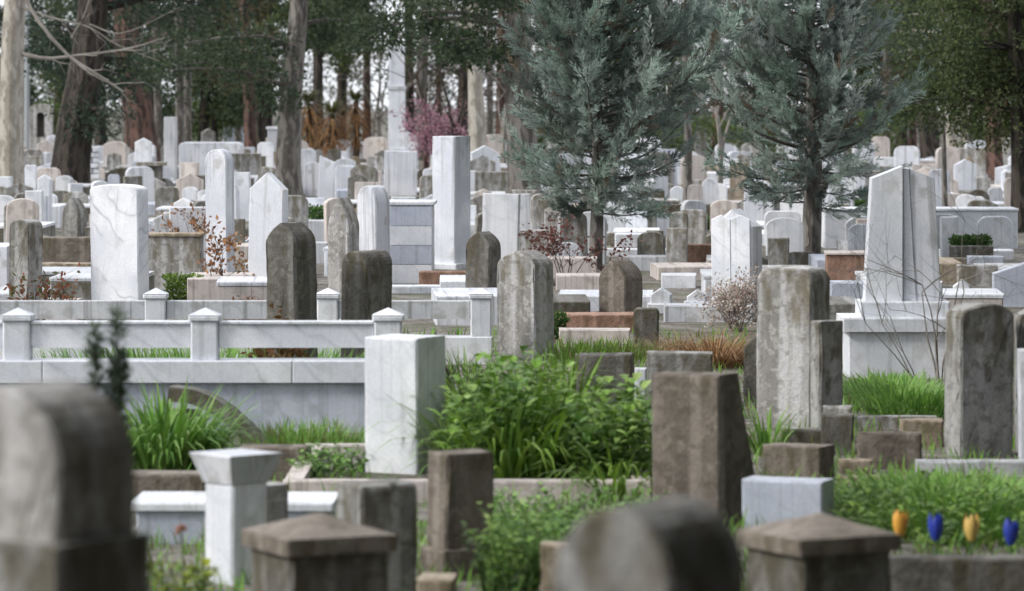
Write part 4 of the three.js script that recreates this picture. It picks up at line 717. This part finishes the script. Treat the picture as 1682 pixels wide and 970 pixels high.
herb('leafy_bush', 'low leafy weeds among the tulips', at(1560, 11.6), { seed: 18, stems: 150, Rx: .68, Rz: 1.6, h: .22, leaves: 9, len: .1, wid: .03, cols: lime, env: () => 1 });
strapPlant('grass', 'bright grass patch below the white monument', at(1482, 16.1), { seed: 12, n: 2200, R: .42, Rz: 1.8, h: .2, wid: .014, splay: .55, bend: .7, cols: fresh, seg: 3, cat: 'grass', kind: 'stuff' });
strapPlant('grass', 'sparse grass at the foot of the white fence wall', at(500, 14.2), { seed: 13, n: 700, R: .42, Rz: .7, h: .2, wid: .009, splay: .35, bend: .7, cols: [...fresh, [.2, .2, .07]], seg: 3, cat: 'grass', kind: 'stuff' });
strapPlant('grass', 'green growth inside the fenced plot', at(330, 16.7), { seed: 14, n: 2400, R: 1.6, Rz: 2.4, h: .4, wid: .012, splay: .3, bend: .7, cols: fresh, seg: 3, cat: 'grass', kind: 'stuff' });
strapPlant('grass', 'grass around the reddish slabs', at(985, 18.6), { seed: 15, n: 700, R: .5, Rz: .8, h: .2, wid: .012, splay: .3, bend: .7, cols: [...lime, [.2, .2, .07]], seg: 3, cat: 'grass', kind: 'stuff' });
strapPlant('dry_grass', 'tuft of rusty dry grass behind the large plain brown stone', at(1172, 18.2), { seed: 16, n: 900, R: .3, Rz: .3, h: .46, wid: .006, splay: .9, bend: .9, cols: [[.30, .17, .08], [.22, .11, .05], [.38, .26, .15]], seg: 3, mat: drystuff, cat: 'dry grass' });
strapPlant('dry_grass', 'pale brown dry grass right of the mossy upright stone', at(1110, 18.8), { seed: 17, n: 420, R: .3, Rz: .3, h: .3, wid: .006, splay: .8, bend: .9, cols: [[.34, .24, .13], [.26, .15, .08], [.3, .27, .13]], seg: 3, mat: drystuff, cat: 'dry grass' });
bareShrub('dry_shrub', 'pale dry twigs at the foot of the peaked white stone', { pos: at(1210, 20.6), seed: 81, stems: 22, lean: .5, h: .5, rad: .006, depth: 2, spread: .7 }, { maxDepth: 2, n: 3, R: .03, len: .03, wid: .02, cols: [[.55, .5, .45], [.4, .3, .25]] });
bareShrub('bare_sapling', 'leafless sapling in front of the white monument', { pos: at(1546, 17.0), seed: 82, stems: 5, lean: .28, h: 1.5, rad: .010, depth: 3, spread: .75 });
bareShrub('bare_sapling', 'leafless twigs leaning left across the monument base', { pos: at(1512, 16.9), seed: 83, stems: 3, lean: .2, tilt: -.45, h: 1.1, rad: .007, depth: 2, spread: .5 });
{ const rust = { maxDepth: 1, n: 1, R: .05, len: .06, wid: .035, cols: [[.30, .15, .075], [.24, .12, .06], [.38, .22, .11], [.18, .10, .06]] };
  bareShrub('red_leaf_shrub', 'rust-leaved shrub in front of the dark square stone', { pos: at(326, 27.6), seed: 84, stems: 4, lean: .22, h: .7, rad: .010, depth: 3, bark: bark.dark }, rust);
  bareShrub('red_leaf_shrub', 'rust-leaved shrub left of the mossy brown peaked stone', { pos: at(364, 23.4), seed: 85, stems: 3, lean: .2, h: .6, rad: .01, depth: 3, bark: bark.dark }, rust);
  bareShrub('red_leaf_shrub', 'low reddish shrub beside the worn planter box', { pos: at(62, 21.2), seed: 86, stems: 9, lean: .5, h: .5, rad: .007, depth: 2, bark: bark.dark }, { ...rust, cols: [[.22, .08, .05], [.18, .1, .06], [.1, .1, .04]] });
  bareShrub('red_leaf_shrub', 'low rusty clump behind the left fence post', { pos: at(388, 20.4), seed: 87, stems: 10, lean: .6, h: .3, rad: .006, depth: 2, bark: bark.dark }, rust);
  bareShrub('red_leaf_shrub', 'thin dark red shrub left of the left cypress trunk', { pos: at(930, 25), seed: 88, stems: 6, lean: .5, h: .75, rad: .008, depth: 3, bark: bark.dark }, { ...rust, n: 1, maxDepth: 1, len: .05, cols: [[.17, .07, .06], [.12, .055, .045]] });
  bareShrub('red_leaf_shrub', 'rusty sprig growing over the mossy brown peaked stone', { pos: at(470, 16.6), seed: 89, stems: 4, lean: .6, h: .5, rad: .006, depth: 2, bark: bark.dark }, { ...rust, n: 5, cols: [[.18, .09, .04], [.14, .08, .03]] });
  bareShrub('leafless_shrub', 'dark leafless stems left of the streaked centre stone', { pos: at(758, 15.3), seed: 94, stems: 8, lean: .35, h: .62, rad: .008, depth: 1, bark: bark.dark });
}
{ // dark blurred sprig rising at the left, near the lens
  const d = K * 9, t = thing('rosemary_sprig', 'dark blurred upright sprig in front of the strap leaf clump', 'plant', at(178, 9)), r = mulberry(31), L = new Leaves(), g = [];
  for (let i = 0; i < 7; i++) { const x = (r() - .5) * .13, h = Y(522 + 110 * r(), d), q = spline([V(x * .4, 0, 0), V(x * .7, h * .6, 0), V(x, h, 0)], 10); g.push(limb(q, q.map(() => .004), 4)); for (let k = 0; k < 190; k++) { const p = q[Math.min(10, 5 + Math.floor(r() * 7))].clone().add(V(0, (r() - .5) * .12, 0)), dd = rdir(r, .5); L.leaf(p, dd, sideOf(dd, r), .07, .010, tint(r, [[.09, .125, .08], [.07, .10, .065]])); } }
  part('stem', mergeGeometries(g), bark.dark, t); part('leaves', L.geo(), leaf, t);
}
// clipped hedges and small green clumps on graves
[['clipped_hedge', 'long clipped hedge in front of the mossy dark wall', 1100, 33.6, 1.34, .2, Y(377, K * 33.6)], ['clipped_hedge', 'small clipped hedge left of the monument top', 1400, 34, .48, .14, Y(343, K * 34)], ['green_clump', 'green clump on the pale kerb left of the pointed stone', 522, 31.7, .3, .2, Y(362, K * 31.5)], ['green_clump', 'light green clump at the foot of the low pale wall', 300, 23.2, .4, .3, 0], ['green_clump', 'dark green clump in the trough right of the long tomb', 1596, 28, .5, .12, Y(404, K * 27.9)], ['green_clump', 'green ivy on the squat dark stone', 905, 20, .3, .25, 0]].forEach(([n, l, c, d, w, h, y], i) => {
  const r = mulberry(700 + i), L = new Leaves(); for (let k = 0; k < Math.round(w * 1500); k++) { const p = V((r() - .5) * w, h * r(), (r() - .5) * .3), dd = rdir(r, .4); L.leaf(p, dd, sideOf(dd, r), .06, .035, tint(r, i === 3 ? [[.16, .24, .05], [.1, .17, .03]] : [[.045, .10, .025], [.07, .14, .03], [.09, .16, .04]])); }
  const m = single(n, L.geo(), leaf, l, n.endsWith('hedge') ? 'hedge' : 'plant'); m.position.set(X(c, K * d), Math.max(0, y) - .01, -K * d - .15);
});
// tulips in the grass bed
[['orange tulip at the left of the tulip row', 1478, 862, [.66, .33, .05]], ['blue tulip next to the orange one', 1537, 868, [.02, .045, .36]], ['yellow tulip between the two blue ones', 1595, 869, [.62, .42, .12]], ['blue tulip nearest the right edge', 1660, 876, [.02, .045, .34]]].forEach(([l, c, row, col], i) => {
  const d = K * 10.3, h = Y(row, d) - .055, t = thing('tulip', l, 'tulip', at(c, 10.3), i * 1.3, 'row of tulips'), r = mulberry(800 + i);
  part('stem', limb([V(0, 0, 0), V(.008, h * .5, 0), V(0, h + .01, 0)], [.006, .005, .005], 6), plain(.08, .16, .05), t);
  const mt = plain(...col, .5); mt.side = THREE.DoubleSide;
  for (let k = 0; k < 6; k++) { // cupped petal: bellied, closing at the tip
    const a0 = k * Math.PI / 3, inner = k % 2 ? .9 : 1, pos = [], idx = [], nu = 6, nv = 8; for (let v = 0; v <= nv; v++) for (let u = 0; u <= nu; u++) { const t_ = v / nv, w = .62 * Math.sin(Math.PI * Math.min(1, .12 + t_ * .88)) ** .7, a = a0 + (u / nu - .5) * 2 * w * 1.1, R = inner * .037 * (Math.sin(Math.PI * (.1 + .66 * t_)) ** .8) * (1 - .12 * Math.abs(u / nu - .5)) + .003; pos.push(Math.cos(a) * R, h + .135 * inner * t_, Math.sin(a) * R); }
    for (let v = 0; v < nv; v++) for (let u = 0; u < nu; u++) { const q = v * (nu + 1) + u; idx.push(q, q + nu + 1, q + 1, q + 1, q + nu + 1, q + nu + 2); } const g = new THREE.BufferGeometry(); g.setAttribute('position', new THREE.Float32BufferAttribute(pos, 3)); g.setIndex(idx); g.computeVertexNormals(); part('petal', g, mt, t);
  }
  for (let k = 0; k < 5; k++) { const L = new Leaves(), a = r() * 6.28; L.blade(V(0, 0, 0), V(Math.cos(a) * .5, 1, Math.sin(a) * .5), .26, .05, .5, [.08, .16, .07], 5); part('leaf', L.geo(), leafGloss, t); }
});
// broken curved curbstone lying against the fence wall
{
  const d = K * 14.2, t = thing('broken_slab', 'broken curved stone slab leaning over a dark hollow by the fence', 'slab', [X(372, d), 0, -d]), P = [V(-.36, .37, 0), V(-.2, .35, .02), V(-.03, .27, .03), V(.1, .16, .04), V(.24, .03, .05)], q = spline(P, 10);
  const sh = new THREE.Shape(); sh.moveTo(-.05, -.11); sh.lineTo(.05, -.11); sh.lineTo(.05, .11); sh.lineTo(-.05, .11); sh.closePath();
  const g = new THREE.ExtrudeGeometry(sh, { steps: 14, extrudePath: new THREE.CatmullRomCurve3(P), bevelEnabled: false }); part('slab', boxUV(weather(g, .008, .06), .4, 77), M.dark, t);
  const b = part('prop_stone', boxGeo(.2, .26, .2, { wear: .01 }), M.dark, t); b.position.set(-.27, 0, -.04);
}
// thin grass and weeds between all the graves: short tufts
{
  const r = mulberry(9001), L = new Leaves();
  for (let i = 0; i < 7000; i++) { const d = K * (8.5 + 12 * Math.pow(r(), 1.6)), x = X(-80 + 1840 * r(), d), n = 3, h = .05 + .09 * r(); for (let k = 0; k < n; k++) L.blade(V(x + (r() - .5) * .12, 0, -d + (r() - .5) * .12), V((r() - .5) * .9, 1, (r() - .5) * .9), h * (.6 + .8 * r()), .008 + d * .0001, .7, tint(r, [...fresh, [.15, .14, .05]]), 2); }
  single('grass', L.geo(), leaf, 'thin grass and weeds between the graves', 'grass', null, 'stuff');
}

// ================================================================ fill of the crowded rows
// each filler is described by its look and by the nearest thing that can be named
const landmarks = [];
{
  const seen = {}, short = l => l.split(/,| behind | left of | right of | beside | cut by | in front | near | below | between | at the | on the | above | under | seen | just | highest | standing | set /)[0].split(' ').slice(0, 6).join(' ');
  scene.updateMatrixWorld();
  for (const o of scene.children) if (/stone|tomb|tree|monument|stele|obelisk|planter|slab|cypress|fence/.test(o.userData.category ?? '') && !/outside/.test(o.userData.label)) { const k = short(o.userData.label); if (k.split(' ').length < 3 || / (with|a|the|of|and|its)$/.test(k)) continue; seen[k] = (seen[k] ?? 0) + 1; landmarks.push([k, o.position.x, o.position.z]); }
  for (let i = landmarks.length - 1; i >= 0; i--) if (seen[landmarks[i][0]] > 1 || landmarks[i][1] === 0) landmarks.splice(i, 1);
}
const used = new Set();
function describe(what, x, z) {
  const list = landmarks.map(([k, lx, lz]) => { const c = (x / -z - lx / -lz) * F, dz = (lz - z); return [Math.abs(c) / 60 + Math.abs(dz) / 6, k, c, dz]; }).sort((a, b) => a[0] - b[0]).slice(0, 6);
  for (const far of ['', 'farther ']) for (const [, k, c, dz] of list) {
    const rel = Math.abs(c) < 30 ? (dz > 0 ? 'behind' : 'in front of') : c < 0 ? 'left of' : 'right of', l = `${what} ${far ? (dz > 0 ? 'farther back ' : 'nearer ') : ''}${rel} the ${k}`;
    if (!used.has(l) && l.split(' ').length <= 16) { used.add(l); return l; }
  }
  return `${what} in the crowded rows`;
}
const TONE = { white: 'white', streak: 'rain-streaked white', palewhite: 'dull white', palegrey: 'pale grey', grey: 'grey', tan: 'tan', dark: 'dark', blue: 'bluish', peach: 'pinkish' }, TOP = { flat: 'square', arch: 'arched', gable: 'peaked', round: 'round-cornered' };
{
  const r = mulberry(404), mats = ['streak', 'white', 'palegrey', 'palewhite', 'peach', 'grey'];
  for (let i = 0; i < 230; i++) {
    const near = i >= 90, x0 = r() * W0, d = K * (near ? 27 + 17 * r() : 43 + 19 * r()), h = (near ? .35 : .5) + .45 * r(), w = (near ? .22 : .35) + .3 * r(), k = ['flat', 'arch', 'gable', 'round'][Math.floor(r() * 4)], m = mats[Math.floor(r() * 6)], x = X(x0, d), yaw = (r() - .5) * .7;
    if (taken.some(q => Math.abs(q[0] - x) < (q[2] + w) / 2 + .03 && Math.abs(q[1] + d) < (q[3] + .3) / 2 + .05)) continue; taken.push([x, -d, w, .3]);
    const s = single('headstone', slabGeo(k, w, h, .14, w * .25), M[m], describe(`small ${TONE[m]} ${TOP[k]} stone`, x, -d), 'headstone', near ? 'small stones between the middle and far rows' : 'small stones in the farthest rows'); s.position.set(x, 0, -d); s.rotation.y = yaw; s.rotation.z = (r() - .5) * .05;
  }
}
// low grave boxes and kerbs that fill the ground between the rows, edge to edge
{
  const r = mulberry(1212), mats = ['white', 'streak', 'palewhite', 'palegrey', 'grey', 'tan', 'white', 'dark', 'blue', 'peach']; let made = 0;
  for (let i = 0; i < 4000 && made < 240; i++) {
    const d = K * (20.5 + 34 * Math.pow(r(), .75)), x = X(-40 + 1760 * r(), d), w = .45 + .55 * r(), D = 1.1 + .7 * r(), h = .1 + .26 * r() * r() + (d > 60 ? .06 : 0), z = -d - D / 2;
    if (taken.some(q => Math.abs(q[0] - x) < (q[2] + w) / 2 + .04 && Math.abs(q[1] - z) < (q[3] + D) / 2 + .1)) continue;
    taken.push([x, z, w, D]); made++;
    const mk = mats[Math.floor(r() * mats.length)], m = M[mk], t = thing('grave_box', describe(`low ${TONE[mk]} grave box`, x, z), 'grave', [x, 0, z], (r() - .5) * .1, 'low grave boxes filling the rows');
    part('box', boxGeo(w, h, D, {}), m, t);
    if (r() < .45) part('lid', boxGeo(w * .96 + .06, .04, D * .96 + .06, {}), M[mats[Math.floor(r() * 4)]], t).position.y = h + .001;
    if (r() < .8 && d > K * 27) { const f = part('foot_stone', slabGeo(['flat', 'arch', 'gable', 'round'][Math.floor(r() * 4)], w * (.35 + .3 * r()), h + .1 + (d > K * 36 ? .5 : .26) * r(), .09, w * .1), M[mats[Math.floor(r() * mats.length)]], t); f.position.z = (r() < .5 ? -1 : 1) * (D / 2 + .055); }
  }
}
{ // slim trunks that stand between the evergreens at the back
  const rows = [[352, 66], [392, 71], [412, 62], [440, 68], [560, 70], [603, 72], [672, 66], [690, 61], [722, 70], [758, 64], [805, 60], [822, 70], [900, 66], [935, 70], [1180, 64], [1425, 70], [1455, 61], [1498, 68], [1535, 64], [1588, 70], [1652, 66], [140, 68], [262, 64]];
  rows.forEach(([c, d], i) => { const r = mulberry(1500 + i), l = (r() - .5) * .8; tallTree('slim_tree', describe(`slim far ${['dark', 'grey', 'reddish'][i % 3]} trunk`, X(c, K * d), -K * d), { col: c, d, path: [[0, 0], [l * .2, 2.2], [l * .6, 5], [l, 10]], r: .1 + .09 * r(), bark: ['dark', 'grey', 'red'][i % 3], seed: 1600 + i, limbs: 12, from: .3 + .1 * r(), reach: 1.5, clumps: 5, clumpR: .4, n: 26, len: .17, wid: .06, cols: i % 2 ? GREEN.dark : GREEN.brownish, hang: .6 }, 'slim trunks at the back'); });
}
scene.traverse(o => { if (o.isMesh) o.castShadow = o.receiveShadow = true; });
renderer.render(scene, camera);
